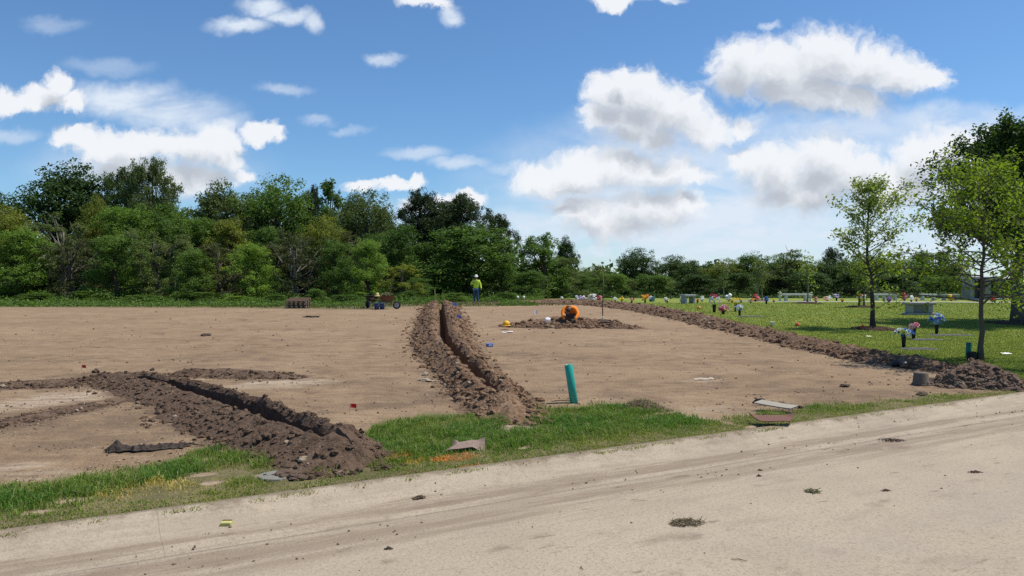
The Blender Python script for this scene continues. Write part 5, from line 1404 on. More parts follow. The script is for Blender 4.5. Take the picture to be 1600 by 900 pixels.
clod(1500, 605, .07, 'pale stone in the face of the heaped soil pile', colr=(.30, .23, .16), cat='stone', name='flat_stone', seed=23, group='pale stones', flat=.9)
clod(302, 500, .11, 'dark clod alone on the far bare field at left', seed=24, flat=.4, sx=1.8) if False else None
clod(322, 524, .11, 'long dark clod alone on the bare field at left', seed=25, flat=.35, sx=1.9)
clod(487, 496, .15, 'dark crumb of sod on the field below the pallets', seed=26, flat=.3, sx=2.0)

# grassy heap at the verge
g = G(1003, 643)
hp = Bank([(962,643),(985,640),(1005,640),(1025,642),(1046,645)], wl=[.08,.2,.24,.2,.08], wr=[.08,.2,.24,.2,.08], hl=[.02,.10,.12,.08,.02], hr=[.02,.10,.12,.08,.02], slot=0, seed=83, clods=320, cs=(.008, .028), step=.012)
oh = hp.build('grassy_heap', SP_PILE, 'small heap of dug sod with grass bits beside the verge', 'sod heap')
rs_ = np.random.RandomState(4); q_ = rs_.rand(900) * hp.S[-1]; t_ = rs_.uniform(-.2, .2, 900); X_, Y_, z_ = hp.height(q_, t_)
V_, Q_, T_ = blades(np.stack([X_, Y_, terrain(X_, Y_) + np.maximum(z_, 0)], -1), rs_.uniform(.02, .06, 900), rs_.uniform(.004, .008, 900), rs_.uniform(.5, 1.3, 900), rs_)
me_ = MB().add(V_, [Q_, T_]).mesh('grass_bits'); attr(me_, 'tint', np.repeat(mixc((.10, .14, .04), (.30, .26, .12), rs_.rand(900)), 5, 0)); kind(link('grass_bits', me_, GRASS_M, oh), 'stuff')

# upturned pot at the right
g = G(1439, 602)
pt = thing('upturned_pot', 'weathered grey-brown pot upside down left of the soil pile', 'pot', g, .2); pt.scale = (.84, .84, .84)
MB().lathe([(.165, .0), (.162, .03), (.150, .05), (.128, .24), (.120, .252), (.02, .250), (.001, .250)], 26, wob=.0012, rng=np.random.RandomState(1)).obj('pot_body', plain('weathered pot', (.145, .115, .085), .9, .35, 6, bump=.5), pt, smooth=True)
MB().lathe([(.172, .0), (.172, .028), (.164, .034), (.160, .0)], 26).obj('rim', plain('weathered pot rim', (.13, .10, .075), .9, .3), pt, smooth=True)
for a in (-1.45, -.7): MB().lathe([(.001, -.006), (.020, -.004), (.020, .004), (.001, .006)], 10, (0, 0, 0)).obj('drain_hole', paint('dark hole', (.01, .008, .007)), pt).matrix_local = Matrix.Translation((.160 * math.cos(a), .160 * math.sin(a), .045)) @ Matrix.Rotation(a, 4, 'Z') @ Matrix.Rotation(math.pi / 2, 4, 'Y')
g = G(1408, 573)
sc = thing('plastic_scrap', 'flat black plastic scrap with pale end at the foot of the ridge', 'scrap', g, .25)
MB().lathe([(.001, -.16), (.05, -.13), (.06, .0), (.045, .09), (.03, .13)], 12).obj('scrap_body', plain('black scrap plastic', (.02, .02, .024), .5), sc, smooth=True).matrix_local = Matrix.Translation((-.06, 0, .055)) @ Matrix.Rotation(math.pi / 2, 4, 'Y')
MB().lathe([(.001, .12), (.045, .11), (.055, .17), (.035, .24), (.001, .25)], 12).obj('scrap_end', plain('pale scrap end', (.42, .42, .42), .6), sc, smooth=True).matrix_local = Matrix.Translation((-.06, 0, .045)) @ Matrix.Rotation(math.pi / 2, 4, 'Y')
g = G(1527, 566) + Vector((-.10, .02, .03)); o = MB().box((0, 0, .09), (.15, .13, .20), bev=.02, top=1.12).obj('black_box', plain('black plastic', (.012, .012, .014), .6)); o.location = g; o.rotation_euler = (0, 0, .3)
tag(o, 'black plastic box against the foot of the yellow-green tree', 'box')

# boards and cardboard on the verge
def curl_a(u, v):
    z = .050 + .012 * math.cos(1.5 * u)
    z += .030 * max(0, -u - .55) * max(0, v - .2) * 6 + .032 * max(0, u - .6) * max(0, v + .1) * 3.5 - .05 * max(0, u - .35) * max(0, -v) * 2 - .06 * max(0, -u - .7) * 2
    return (.05 * math.sin(2.2 * v) * (u < 0) * abs(u), .03 * math.sin(3 * u), z)
g = G(729, 704); o = sheet('cardboard_sheet', .37, .21, curl_a, .006, plain('grey brown cardboard', (.235, .168, .135), .85, .12, 9), 18); o.location = g; o.rotation_euler = (.12, 0, .02)
tag(o, 'curled grey-brown cardboard lying on the grass above the orange paint', 'cardboard')
def curl_b(u, v):
    return (.05 * u * v, .015 * math.sin(2 * u), .035 + .03 * (1 - v) * .5 + .06 * max(0, u - .7) * max(0, v + .2) * 2 + .05 * max(0, -u - .7) * max(0, v) * 2)
g = G(1208, 664); o = sheet('brown_board', .44, .20, curl_b, .010, plain('reddish brown board', (.155, .075, .055), .8, .15, 10), 14); o.location = g + Vector((0, 0, .03)); o.rotation_euler = (.32, .02, -.12)
tag(o, 'reddish-brown bent board on the grass at the verge edge', 'board')
g = G(1212, 642); o = sheet('grey_board', .46, .17, lambda u, v: (.05 * v, 0, .04 + .005 * u * u), .016, plain('weathered grey board', (.30, .27, .22), .85, .2, 10), 10); o.location = g + Vector((0, 0, .035)); o.rotation_euler = (.18, .12, -.33)
tag(o, 'weathered grey board tipped over rubble above the reddish board', 'board')
g = G(1186, 632); o = MB().tube([(-.09, 0, .02), (-.03, .01, .06), (.05, .0, .07), (.10, -.01, .05)], [.012, .022, .018, .008], 7).obj('burnt_stick', plain('black stick', (.022, .018, .016))); o.location = g; tag(o, 'short black stick left of the grey board', 'stick')
for i, (a, b, r) in enumerate(((1222, 634, .05), (1238, 637, .04), (1250, 638, .035), (1232, 646, .03), (1195, 650, .03))):
    clod(a, b, r, ['rubble lump behind the grey board', 'rubble lump right of the board', 'rubble lump farthest right of the grey board', 'small rubble lump by the grass tip', 'small rubble lump under the board'][i], colr=(.16, .115, .085) if i % 2 else (.11, .075, .055), seed=60 + i, flat=.7, name='rubble_lump', cat='rubble', group='rubble round the grey board')
g = G(1592, 606); o = MB().box((0, 0, .10), (.62, .11, .035), bev=.008).obj('wooden_plank', plain('raw plank', (.33, .25, .16), .85)); o.location = g; o.rotation_euler = (.1, .10, -.12)
tag(o, 'short raw wooden plank on the right end of the soil pile', 'plank')
# valve lid and the yellow kerb marker, paper scraps, gutter bits
g = G(432, 745); o = thing('access_lid', 'round grey concrete lid half covered by soil at the near bank', 'lid', g + Vector((0, 0, -.012)), .2)
MB().lathe([(.155, -.05), (.155, .022), (.150, .03), (.001, .031)], 36).obj('lid_plate', plain('grey lid concrete', (.19, .185, .16), .9, .35, 12), o)
MB().lathe([(.016, .0315), (.016, .034), (.001, .034)], 10).obj('lift_hole', paint('lift hole', (.02, .018, .016)), o).location = (-.10, .02, 0)
def road_pt(px, py):
    g = G(px, py); s_, n_ = road_sn(g.x, g.y); z = float(np.where(n_ > -.36, .012 - .095 * sstep(.04, .34, -n_), -.082 + .012 * sstep(.8, 3.5, -n_)))
    k = (EYE - z) / (EYE - g.z); return Vector((g.x * k, g.y * k, z))
g = road_pt(354, 820); o = thing('kerb_marker', 'yellow block marker on the kerb with a rusty top edge', 'marker', g, ROAD_ANG - .45)
MB().box((0, 0, .012), (.075, .06, .026), bev=.004).obj('marker_block', plain('faded yellow paint', (.46, .43, .16), .8, .2, 30), o)
MB().box((0, .022, .0275), (.073, .014, .006), bev=.002).obj('rusty_edge', plain('rusty edge', (.17, .10, .045), .9, .3, 40), o)
def litter(px, py, w, l, label, colr, rz, seed, z=.0, road=False, name='paper_scrap'):
    g = road_pt(px, py) if road else G(px, py); rr = random.Random(seed); ph = rr.random() * 6
    o = sheet(name, w, l, lambda u, v: (0, 0, .012 + .02 * abs(math.sin(3 * u + ph)) * w * 3 + .01 * v), .003, paint(name.replace('_', ' ') + ' stock', colr, bump=0), 6); o.location = g + Vector((0, 0, z)); o.rotation_euler = (0, 0, rz); return tag(o, label, 'litter', 'litter')
litter(1572, 557, .22, .10, 'white scrap lying flat on the lawn right of the yellow-green tree', (.75, .73, .70), .2, 1, .05)
litter(1100, 594, .34, .035, 'long pale scrap on the bare soil in the middle of the field', (.45, .38, .30), .1, 2)
litter(1430, 588, .10, .05, 'pale scrap on the soil left of the upturned pot', (.45, .42, .42), .3, 3)
litter(1357, 529, .16, .10, 'pale scrap on the lawn below the mulch ring', (.55, .52, .36), .3, 4, .05)
def twig_heap(px, py, n, rad, label, seed, green=False):
    g = road_pt(px, py); rs = np.random.RandomState(seed); mb = MB()
    for _ in range(n):
        a = rs.rand() * 6.28; r = rad * rs.rand() ** .7; c = np.array([r * math.cos(a) * 1.5, r * math.sin(a), .005 + .03 * (1 - r / rad) * rs.rand()]); d = rs.normal(0, 1, 3) * np.array([1, 1, .25]); d = d / np.linalg.norm(d) * rs.uniform(.012, .04)
        c[2] = max(c[2], abs(d[2]) + .003); mb.tube(np.stack([c - d, c + rs.normal(0, .003, 3), c + d]), [.0022, .003, .0012], 4)
    o = mb.obj('dry_grass_clump', paint('dry clippings green' if green else 'dry clippings', (.13, .125, .05) if green else (.16, .125, .07), var=.4)); o.location = g; return tag(o, label, 'grass clump', 'clumps of dry grass on the road')
twig_heap(1072, 818, 140, .085, 'largest clump of dry grass lying on the road', 1)
twig_heap(1269, 769, 40, .045, 'small green clump of grass on the middle of the road', 2, True)
def crumb_patch(px, py, w, l, n, label, seed):
    g = road_pt(px, py); rs = np.random.RandomState(seed); mb = MB(); a = rs.rand(n) * 6.28; r = rs.rand(n) ** .6
    x, y = w * r * np.cos(a), l * r * np.sin(a); rad = rs.uniform(.003, .010, n) * (1.25 - r); lumps(mb, np.stack([x, y, rad * .4 + .012 * (1 - r) * rs.rand(n)], -1), rad, rs, LUMP0)
    o = mb.obj('soil_smear', paint('dropped soil', (.085, .058, .043), var=.3, rough=.95)); o.location = g; o.rotation_euler = (0, 0, .1); return tag(o, label, 'soil patch', 'soil dropped on the road')
crumb_patch(1393, 688, .17, .12, 420, 'largest patch of dark soil dropped on the road at right', 1)
crumb_patch(607, 858, .035, .025, 60, 'dark soil spot at the bottom left of the road', 2)
crumb_patch(975, 885, .04, .025, 50, 'dark soil spot low in the middle of the road', 3) if False else None
crumb_patch(1524, 738, .08, .04, 120, 'thin dark soil spot at the right of the road', 4)
crumb_patch(1384, 767, .05, .03, 70, 'dark soil spot on the middle of the road', 5)
crumb_patch(1188, 735, .03, .02, 40, 'little dark soil spot near the gutter', 6)
crumb_patch(1186, 744, .03, .02, 40, 'little dark soil spot below the one near the gutter', 7)
for i, (a, b, l_) in enumerate(((1155, 876, .10), (1535, 652, .12), (910, 888, .05))):
    g = road_pt(a, b); o = MB().tube([(-l_ / 2, 0, .004), (0, .012, .006), (l_ / 2, -.004, .004)], [.002, .0028, .0014], 5).obj('twig', paint('twig', (.05, .038, .028))); o.location = g; o.rotation_euler = (0, 0, -.3 + i)
    tag(o, ['thin twig low on the road below the dry grass clump', 'dark twig on the road near the right edge', 'tiny twig at the bottom of the road'][i], 'twig', 'twigs on the road')

# ------------------------------------------------------------------ wheelbarrows, buckets, pallets
def wheelbarrow(px, Y, rz, tubc, label, scale=1.0):
    g = AT(px, Y); o = thing('wheelbarrow', label, 'wheelbarrow', g, rz, 'wheelbarrows at the field edge')
    n = 16
    def ring(lx, ly, cx, z): return [(cx + lx * math.copysign(abs(math.cos(a)) ** .55, math.cos(a)), ly * math.copysign(abs(math.sin(a)) ** .55, math.sin(a)), z) for a in np.arange(n) * 2 * math.pi / n]
    V = ring(.24, .18, .03, .36) + ring(.42, .30, .0, .66) + ring(.45, .33, .0, .672) + ring(.45, .33, .0, .655) + ring(.40, .285, .0, .645) + ring(.22, .16, .03, .38)
    F = [[k * n + i, k * n + (i + 1) % n, (k + 1) * n + (i + 1) % n, (k + 1) * n + i] for k in range(5) for i in range(n)] + [list(range(n))[::-1], [5 * n + i for i in range(n)]]
    MB().faces(V, F).obj('tub', tubc, o)
    steel = paint('barrow steel', (.30, .30, .30), rough=.5)
    for s in (-1, 1):
        h = MB().tube([(.52, s * .05, .20), (.20, s * .17, .345), (-.35, s * .24, .40), (-.80, s * .29, .56)], .017, 7); h.obj('handle', paint('barrow handle', (.16, .11, .07)), o, smooth=True)
        MB().tube([(-.02, s * .19, .37), (-.20, s * .22, .03), (-.28, s * .22, .03), (-.36, s * .235, .39)], .013, 7).obj('leg', steel, o, smooth=True)
    w = thing_wheel = bpy.data.objects.new('wheel', None); C.objects.link(w); w.parent = o; w.location = (.52, 0, .20); w.rotation_euler = (math.pi / 2, 0, 0)
    MB().lathe([(.13, -.04), (.17, -.055), (.20, -.03), (.203, 0), (.20, .03), (.17, .055), (.13, .04), (.13, -.04)], 24).obj('tyre', paint('barrow tyre', (.018, .018, .018), rough=.8), w, smooth=True)
    rm = MB().lathe([(.02, -.05), (.03, -.02), (.125, -.025), (.132, -.035), (.132, .035), (.125, .025), (.03, .02), (.02, .05)], 20); rm.obj('rim', paint('barrow rim', (.40, .40, .40), rough=.4), w, smooth=True)
    return o
wb = wheelbarrow(604, 38.3, 0.0, plain('rusty tub', (.165, .078, .038), .8, .4, 6), 'rusty brown wheelbarrow heaped with cut turf, its wheel to the right')
wb2 = wheelbarrow(581, 39.2, 2.2, plain('black tub', (.012, .012, .014), .6), 'black wheelbarrow standing behind the left of the rusty one')
g = AT(604, 38.3); rs_ = np.random.RandomState(6); mb = MB()
m_ = 70; a_ = rs_.rand(m_) * 6.28; r_ = np.sqrt(rs_.rand(m_))
lumps(mb, np.stack([.36 * r_ * np.cos(a_), .24 * r_ * np.sin(a_), .66 + .17 * (1 - r_ ** 1.5) + .0 * a_], -1), rs_.uniform(.06, .12, m_), rs_, LUMP1, .5)
o = mb.obj('cut_turf', plain('cut turf', (.095, .095, .04), .95, .5, 12, bump=.8, dist=.04)); o.location = g; tag(o, 'heap of cut turf piled in the rusty wheelbarrow', 'turf')
g = AT(589.5, 38.0) + Vector((0, 0, .69)); o = thing('straw_hat', 'cream hat resting on the left rim of the rusty wheelbarrow', 'hat', g, 0)
MB().lathe([(.001, .15), (.06, .145), (.085, .10), (.095, .02), (.09, .0)], 18).obj('hat_crown', plain('cream straw', (.62, .52, .24), .8), o, smooth=True)
MB().lathe([(.09, .01), (.17, -.012), (.175, -.02), (.09, .0)], 18).obj('hat_brim', plain('cream straw brim', (.60, .47, .22), .8), o, smooth=True)
for i, (px, Y) in enumerate(((588.5, 37.6), (597.0, 37.7))):
    o = thing('blue_bucket', ['left of two dark blue buckets under the rusty wheelbarrow', 'right of two dark blue buckets, with a pale side, under the rusty wheelbarrow'][i], 'bucket', AT(px, Y), .3 * i, 'blue buckets')
    MB().lathe([(.11, .0), (.135, .30), (.142, .305), (.142, .32), (.128, .32), (.105, .02), (.001, .015)], 20).obj('bucket_body', paint('blue bucket plastic', (.018, .045, .19), rough=.4, bump=0), o, smooth=True)
    MB().tube([(.138 * math.cos(t), -.02 - .10 * math.sin(t), .30 - .13 * math.sin(t)) for t in np.linspace(0, math.pi, 11)], .004, 5).obj('bail', paint('bucket wire', (.4, .4, .4)), o)
def pallet(g, z, rz, label, tilt=0.0):
    o = thing('wooden_pallet', label, 'pallet', g + Vector((0, 0, z)), rz, 'stacked wooden pallets')
    o.rotation_euler = (tilt, 0, rz)
    wd = paint('brown pallet wood', (.105, .062, .038), var=.4, rough=.9); we = paint('pale block ends', (.33, .25, .17), var=.3, rough=.9)
    for i in range(7): MB().box((0, -.46 + .92 * i / 6, .136), (1.08, .10, .018), bev=.003).obj('deck_board', wd, o)
    for i in range(3): MB().box((0, -.46 + .46 * i, .012), (1.08, .10, .018), bev=.003).obj('base_board', wd, o)
    for i in range(5):
        for j in range(3): MB().box((-.48 + .24 * i, -.46 + .46 * j, .074), (.10, .10, .10), bev=.004).obj('block', we, o)
    return o
gp_ = AT(466.5, 39.6)
pallet(gp_, 0.01, .05, 'bottom brown wooden pallet of the stack at the wood edge')
pallet(gp_, .165, .0, 'second brown wooden pallet up in the stack at the wood edge')
o = pallet(gp_, .33, .04, 'top brown wooden pallet of the stack, tipped up a little at the back', .16)

# ------------------------------------------------------------------ cemetery furniture
GRAN = plain('grey granite', (.30, .31, .315), .6, .25, 60, bump=.1)
GRAN_D = plain('dark grey granite', (.20, .205, .21), .6, .25, 60, bump=.1)
WSTONE = plain('white stone', (.62, .61, .58), .7, .1, 30, bump=.1)
g = G(1436, 493); o = thing('memorial_bench', 'grey granite bench with closed sides in the middle of the lawn', 'bench', g + Vector((0, 0, .03)), -.10, 'stone benches in the cemetery'); o.scale = (.86, .9, .9)
MB().box((0, 0, .05), (1.42, .62, .10), bev=.012).obj('base', GRAN, o)
MB().box((0, .05, .29), (.80, .34, .38), bev=.008).obj('back_panel', GRAN_D, o)
for s in (-1, 1):
    MB().box((s * .47, 0, .29), (.24, .46, .38), bev=.02, top=.96).obj('pillar', GRAN, o)
MB().box((0, 0, .54), (1.40, .60, .115), bev=.012).obj('seat', plain('granite seat', (.24, .245, .25), .5, .25, 60, bump=.1), o)
def stone_bench(px, py, wpx, label, m, rz=0.0, hgt=.46, d=.42, lw=.16):
    g = G(px, py); w = wpx / FPX * g.y; o = thing('stone_bench', label, 'bench', g + Vector((0, 0, .03)), rz, 'stone benches in the cemetery')
    MB().box((0, 0, hgt), (w, d, .11), bev=.015).obj('seat', m, o)
    for s in (-1, 1): MB().box((s * w * .36, 0, hgt / 2 - .03), (lw, d * .8, hgt - .05), bev=.012, top=.92).obj('leg', m, o)
    return o, g, w
bW, gW, wW = stone_bench(1243, 471, 42, 'long white stone bench with a small urn at each end', WSTONE)
for s, lab in ((-1, 'white urn with flowers at the left end of the long white bench'), (1, 'white urn with flowers at the right end of the long white bench')):
    o = thing('stone_urn', lab, 'urn', gW + Vector((s * (wW / 2 + .13), .05, .03)), 0, 'urns beside the long white bench')
    MB().lathe([(.10, 0), (.10, .06), (.05, .12), (.06, .20), (.12, .34), (.14, .42), (.115, .42), (.02, .36)], 16).obj('urn_body', WSTONE, o, smooth=True)
    rs_ = np.random.RandomState(5 + s); mb = MB(); lumps(mb, np.stack([rs_.normal(0, .07, 16), rs_.normal(0, .06, 16), .50 + rs_.normal(0, .08, 16)], -1), rs_.uniform(.035, .065, 16), rs_, LUMP1)
    mb.obj('flowers', paint('urn flowers', (.50, .55, .32)), o)
stone_bench(1384, 470, 40, 'white stone bench behind the purple flowers', WSTONE, hgt=.42)
stone_bench(1450, 470, 24, 'short white bench left of the yellow flowers', WSTONE, hgt=.42)
stone_bench(1484, 470, 26, 'dark-topped bench half hidden by the leaning tree leaves', GRAN, hgt=.40)
stone_bench(1075, 475, 23, 'grey stone bench seen end on behind the yellow flowers and the black vase', GRAN, rz=.5, hgt=.50, d=.55)
# mausoleum
Ym = 56.0; gM = AT(1533.5, Ym); o = thing('mausoleum', 'small grey stone mausoleum with two dark niches seen through the tree', 'mausoleum', gM, -.05)
hM = HT(433, Ym) - gM.z; wM = 2.30
MB().box((0, 0, .06), (wM + .2, 1.5, .18), bev=.02).obj('base', GRAN, o)
for x_, w_ in ((-wM / 2 + .16, .32), (.16, .42), (wM / 2 - .12, .24)): MB().box((x_, 0, hM / 2), (w_, 1.2, hM - .16), bev=.015).obj('post', plain('pale granite post', (.22, .22, .22), .6, .2, 50, bump=.1), o)
MB().box((0, .40, hM / 2), (wM - .1, .30, hM - .2)).obj('back_wall', GRAN_D, o)
MB().box((0, 0, hM - .06), (wM + .14, 1.34, .17), bev=.02).obj('roof', plain('granite roof', (.30, .29, .33), .6, .2, 50, bump=.1), o)
for x_, w_ in ((-.44, .86), (.68, .58)):
    d_ = MB().box((x_, -.05, hM / 2), (w_, .06, hM - .35), bev=.01).obj('niche_door', plain('dark bronze door', (.018, .022, .024), .35, .2, spec=.5, bump=0), o)

# flowers in vases
BLACK = plain('black vase', (.012, .012, .014), .45, .1, bump=0)
PAL = {'white': (.78, .78, .74), 'pink': (.70, .22, .30), 'palepink': (.75, .45, .48), 'hot': (.62, .05, .16), 'red': (.55, .03, .03), 'yellow': (.78, .56, .03), 'gold': (.72, .36, .02), 'orange': (.75, .22, .03),
       'blue': (.05, .13, .50), 'sky': (.20, .42, .72), 'lilac': (.55, .42, .68), 'purple': (.25, .14, .45), 'cream': (.72, .66, .48), 'teal': (.25, .50, .48), 'green': (.10, .22, .04), 'peach': (.75, .42, .28)}
def petal_mesh(seed):
    """one artificial bloom: two whorls of cupped petals round a small centre"""
    r = np.random.RandomState(seed); mb = MB()
    for ring, (n, up_, ln) in enumerate(((7, .25, 1.0), (6, .75, .8), (4, 1.15, .5))):
        for i in range(n):
            a = i / n * 6.283 + ring * .5 + r.normal(0, .08); e = up_ + r.normal(0, .12); d = np.array([math.cos(a) * math.cos(e), math.sin(a) * math.cos(e), math.sin(e)]); s = np.array([-math.sin(a), math.cos(a), 0]); n_ = np.cross(s, d)
            mb.faces([d * .1 * ln, d * .6 * ln + s * .36 * ln - n_ * .05, d * 1.0 * ln + n_ * -.15, d * .6 * ln - s * .36 * ln - n_ * .05, d * .62 * ln - n_ * .16], [[0, 1, 4], [1, 2, 4], [2, 3, 4], [3, 0, 4]])
    return mb.mesh('flower')
BLOOM = [petal_mesh(k) for k in range(4)]
for b_ in BLOOM: b_.materials.append(None)
LEAFY = plain('artificial leaves', (.05, .13, .03), .6, .3, bump=0)
def vase_flowers(px, py, hv, rb, colors, label, n=14, spread=(1, 1), rise=.5, leafn=16, bloom=.06, seed=1, vr=.055, tall=False, dz=.03, marker=None):
    """flower vase: black vase, leaves, and each bloom a part of its own"""
    g = G(px, py); o = thing('flower_vase', label, 'flower vase', g + Vector((0, 0, dz)), 0, 'vases of flowers on the graves'); rs = np.random.RandomState(seed)
    MB().lathe([(vr * .75, 0), (vr * .9, hv * .5), (vr * 1.15, hv * .97), (vr * 1.2, hv), (vr, hv), (vr * .7, hv * .9)], 14).obj('vase', BLACK, o, smooth=True)
    top = np.array([0, 0, hv]); cz = hv + rb * spread[1] * rise
    mb = MB()
    for _ in range(leafn):
        d = unit_dirs(rs, 1)[0]; d[2] = abs(d[2]) * .8 - .15; e = top + d * np.array([rb * spread[0], rb * .8, rb * spread[1]]) * 1.05; mid = (top + e) / 2 + np.array([0, 0, .03])
        w = rs.uniform(.012, .022); s = np.cross(d, [0, 0, 1.0]); s /= np.linalg.norm(s) + 1e-6; mb.faces([top, mid + s * w, e, mid - s * w], [[0, 1, 2, 3]])
    mb.obj('leaves', LEAFY, o)
    for i in range(n):
        d = unit_dirs(rs, 1)[0]; d[1] = -abs(d[1]) * .9 if rs.rand() < .65 else d[1]; rr = rs.uniform(.65, 1.0)
        c = np.array([d[0] * rb * spread[0] * rr, d[1] * rb * .8 * rr, cz + d[2] * rb * spread[1] * .75 * rr])
        f = bpy.data.objects.new('flower', BLOOM[i % 4]); C.objects.link(f); f.parent = o; f.location = c
        f.rotation_euler = Vector((d[0], d[1] - .2, d[2] + .35)).to_track_quat('Z', 'Y').to_euler(); s = bloom * rs.uniform(.75, 1.15); f.scale = (s, s, s)
        cn = colors[i % len(colors)] if not callable(colors) else colors(c)
        f.material_slots[0].link = 'OBJECT'; f.material_slots[0].material = paint('petals ' + cn, PAL[cn], rough=.7, bump=0, var=.15)
    return o, g
def marker(px, py, w, d, label, rz=0.0):
    g = G(px, py); o = thing('grave_marker', label, 'grave marker', g + Vector((0, 0, .018)), rz, 'flat grave markers in the lawn')
    MB().box((0, 0, .012), (w, d, .05), bev=.008).obj('base', plain('marker granite', (.15, .152, .155), .8, .3, 25, spec=.15, bump=.1), o)
    MB().box((0, 0, .042), (w * .80, d * .68, .012), bev=.003).obj('plaque', plain('bronze plaque', (.085, .075, .065), .7, .3, 30, bump=.4, dist=.005), o)
vase_flowers(1412, 545, .33, .19, ['blue', 'white', 'sky', 'white', 'blue'], 'blue and white flowers in a black vase, lowest of the three near vases', 22, (1.3, .62), .35, 10, .062, 11)
vase_flowers(1427.5, 532, .31, .15, ['pink', 'palepink', 'palepink'], 'pale pink flowers in a black vase behind the blue and white ones', 14, (1.0, .85), .5, 6, .062, 12)
vase_flowers(1463.5, 524, .30, .24, ['sky', 'blue', 'sky', 'white'], 'light blue flowers with green leaves in the tallest near vase', 22, (.95, .95), .75, 26, .07, 13)
marker(1436, 548, .78, .42, 'flat grave marker under the blue and white flowers', .05); marker(1447, 533, .78, .42, 'flat grave marker under the pale pink flowers', .05); marker(1484, 526, 1.2, .42, 'long flat grave marker under the light blue flowers', .05)
marker(1172, 496, 1.1, .55, 'flat pale grave marker right of the yellow and white flowers')
vase_flowers(1116, 489, .36, .32, lambda c: 'white' if c[2] < .72 else 'hot', 'tall white lilies topped with pink flowers in a black vase', 26, (.9, 1.25), .75, 12, .085, 14, .085)
vase_flowers(1130, 492, .16, .22, ['pink', 'hot', 'palepink', 'peach'], 'low pink and peach flowers between two taller vases', 16, (1.2, .85), .6, 10, .085, 15, .08)
vase_flowers(1155.5, 495, .30, .19, ['white', 'white', 'sky'], 'round white posy in a black vase by the pale grave marker', 14, (1.0, .75), .45, 6, .075, 16)
vase_flowers(1149, 488, .34, .25, ['yellow', 'gold', 'yellow'], 'yellow silk flowers behind the round white posy', 16, (1.3, .8), .8, 10, .085, 17, .05)
# far row of flowers at the back of the lawn: vase, leaves and one mass of blooms each
def far_flowers(px, py, w, h, cols, label, vase=.0, seed=0, Y=None, group='flowers along the far side of the lawn'):
    g = G(px, py) if Y is None else AT(px, Y); s = .85 * g.y / FPX; W, H = w * s, h * s; o = thing('flower_bunch', label, 'flowers', g + Vector((0, 0, .03)), 0, group); rs = np.random.RandomState(100 + seed)
    hv = max(.10, vase * s)
    MB().lathe([(.05, 0), (.065, hv * .9), (.075, hv), (.05, hv)], 10).obj('vase', BLACK, o, smooth=True)
    for j, cn in enumerate(cols):
        m = max(7, int(16 / len(cols))); mb = MB(); d = unit_dirs(rs, m); cx = (j - (len(cols) - 1) / 2) * W / len(cols) * .75
        P = np.stack([cx + d[:, 0] * W * .30, d[:, 1] * W * .25, hv + H * .42 + d[:, 2] * H * .42], -1)
        lumps(mb, P, rs.uniform(.16, .28, m) * min(W, H), rs, LUMP1); mb.obj('blooms', paint('petals ' + cn, PAL[cn], rough=.7, bump=0, var=.15), o)
FAR = [(878,470,6,5,['white'],'small white bloom on the turned ridge behind the kneeling man'),(900,472,8,9,['teal','white'],'teal and white bunch left of the lilac one'),(910,471,12,8,['lilac','white'],'lilac and white bunch near the far ridge'),
 (925.5,473,13,12,['cream','white'],'cream and white flowers raised on a stem behind the ridge'),(936,472,9,10,['hot','pink'],'hot pink bunch just left of the rake handle'),(961,472,9,6,['white'],'low white flowers right of the rake handle'),
 (971.5,472,10,7,['yellow'],'yellow flowers right of the low white ones'),(987,473,6,6,['pink'],'small pink flowers beside the short sapling'),(1008,474,13,11,['gold','orange'],'gold and orange flowers on a dark vase'),
 (1016,472,8,8,['white'],'white flowers touching the gold and orange bunch'),(1040,472,6,6,['white'],'white posy left of the thin sapling'),(1042.5,474,5,5,['palepink'],'pale pink posy under the white one'),
 (1064,472,8,8,['white'],'white flowers left of the end-on grey bench'),(1090,474,5,5,['red'],'small dark red flowers right of the end-on grey bench'),(1097,472,10,9,['white'],'white spray left of the pink-topped lilies'),
 (1139,472,15,13,['white'],'white lily spray before the pale thin sapling'),(1158,474,6,5,['lilac'],'small mauve flowers right of the yellow silk ones'),(1173,474,8,6,['cream','orange'],'cream and orange flowers left of the red ones'),(1181,472,10,12,['red','pink'],'red flowers by the paired pale sapling'),
 (1197.5,476,10,8,['blue'],'blue flowers in a dark vase left of the white bench'),(1209,473,5,4,['yellow'],'tiny yellow flowers left of the white bench'),(1275,473,10,7,['red','palepink'],'red and pink flowers right of the white bench'),
 (1293,472,14,9,['peach','white'],'peach and white flowers left of the lilac ones on a tall vase'),(1307,471,13,8,['lilac'],'lilac flowers on a tall dark vase'),(1316,473,7,4,['red'],'low red flowers right of the lilac ones'),
 (1347,472,11,12,['red','cream'],'red and cream flowers behind the pair of saplings'),(1381,470,9,7,['white'],'white flowers on the bench behind the slender tree'),(1389,473,10,8,['purple'],'purple flowers before the white bench'),
 (1413,471,9,15,['red','pink'],'tall red and pink flowers left of the granite bench'),(1424,473,9,8,['white'],'white flowers in a dark vase behind the granite bench'),(1432,472,8,6,['peach'],'peach flowers behind the granite bench'),
 (1486,471,13,10,['yellow','gold'],'yellow and gold flowers seen through the leaning tree leaves'),(1551,473,10,10,['red'],'dark red flowers in front of the mausoleum'),(1585,470,10,8,['gold'],'gold flowers left of the big tree trunk'),(1599,472,6,8,['pink'],'pink flowers at the right picture edge')]
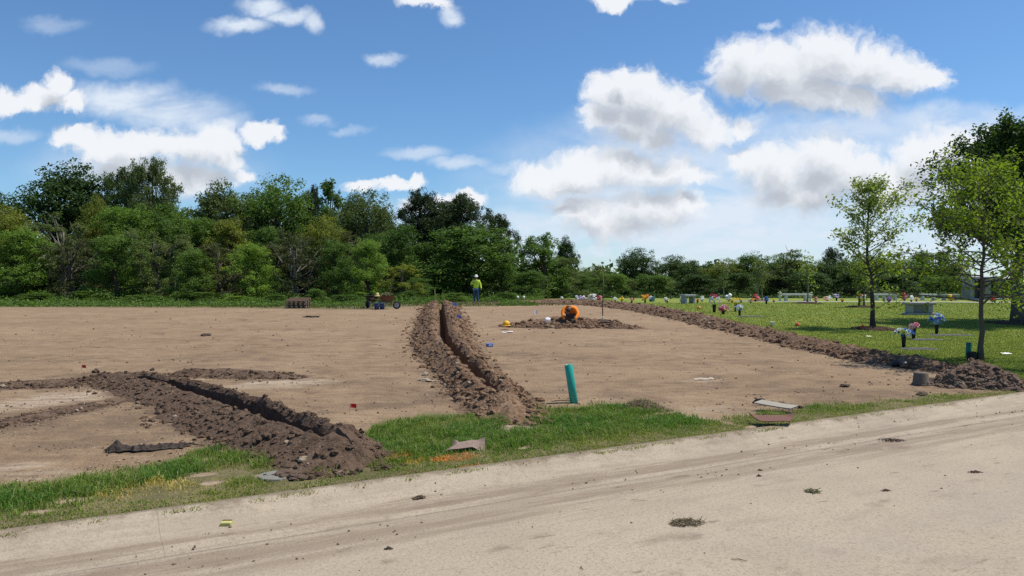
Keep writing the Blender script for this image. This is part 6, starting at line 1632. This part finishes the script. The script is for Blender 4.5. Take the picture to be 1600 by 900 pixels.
for i, (px, py, w, h, cols, lab) in enumerate(FAR):
    far_flowers(px, py, w, h, cols, lab, vase={1008: 5, 1197.5: 6, 1307: 6, 1424: 5, 925.5: 4}.get(px, 1.5), seed=i)
# small things on the lawn
def cup(px, py, h, r, m, label, name='white_cup'):
    g = G(px, py); o = thing(name, label, 'cup', g + Vector((0, 0, .03)), 0)
    MB().lathe([(r * .75, 0), (r, h * .96), (r * 1.06, h * .97), (r * 1.06, h), (r * .93, h), (r * .7, .02), (.001, .02)], 16).obj('cup_body', m, o, smooth=True)
cup(1207, 512, .17, .085, plain('white plastic', (.70, .69, .66), .5, .05, bump=0), 'white plastic cup on the lawn just behind the dirt ridge')
cup(1020, 472, .34, .16, plain('light blue plastic', (.16, .34, .60), .5, .05, bump=0), 'light blue bucket on the lawn right of the white flowers', 'blue_bucket')
o = MB().box((0, 0, .16), (.36, .3, .34), bev=.03, top=.94).obj('beige_tub', plain('beige tub', (.55, .45, .33), .7)); o.location = G(917.5, 473); tag(o, 'beige tub on the far ridge between lilac and cream flowers', 'tub')
def ball(px, py, r, c, label):
    g = G(px, py); V, F = lump(2, 7, .35); o = MB().faces(V * r, F).obj('artificial_flower', paint('fallen flower', c, bump=0)); o.location = g + Vector((0, 0, r * .7 + .03)); tag(o, label, 'flower', 'single flowers lying on the lawn')
ball(1246, 511, .075, (.75, .13, .07), 'coral red flower lying alone on the lawn behind the ridge')
ball(1348, 516, .085, (.42, .045, .012), 'rusty red bloom at the edge of the mulch ring')
ball(1092, 484, .10, (.72, .33, .10), 'orange bloom lying on the lawn left of the tall lilies')
for px, lab in ((809, 'left of two small white lamps on thin stems before the wood'), (818.5, 'right of two small white lamps on thin stems before the wood')):
    o = thing('garden_lamp', lab, 'lamp', AT(px, 44.0), 0, 'small white garden lamps')
    MB().tube([(0, 0, -.05), (0, 0, .40)], .010, 6).obj('stem', paint('lamp stem', (.25, .25, .24)), o); MB().lathe([(.001, .40), (.06, .42), (.075, .48), (.05, .54), (.001, .56)], 12).obj('lamp_head', paint('white lamp plastic', (.78, .77, .74), bump=0), o, smooth=True)
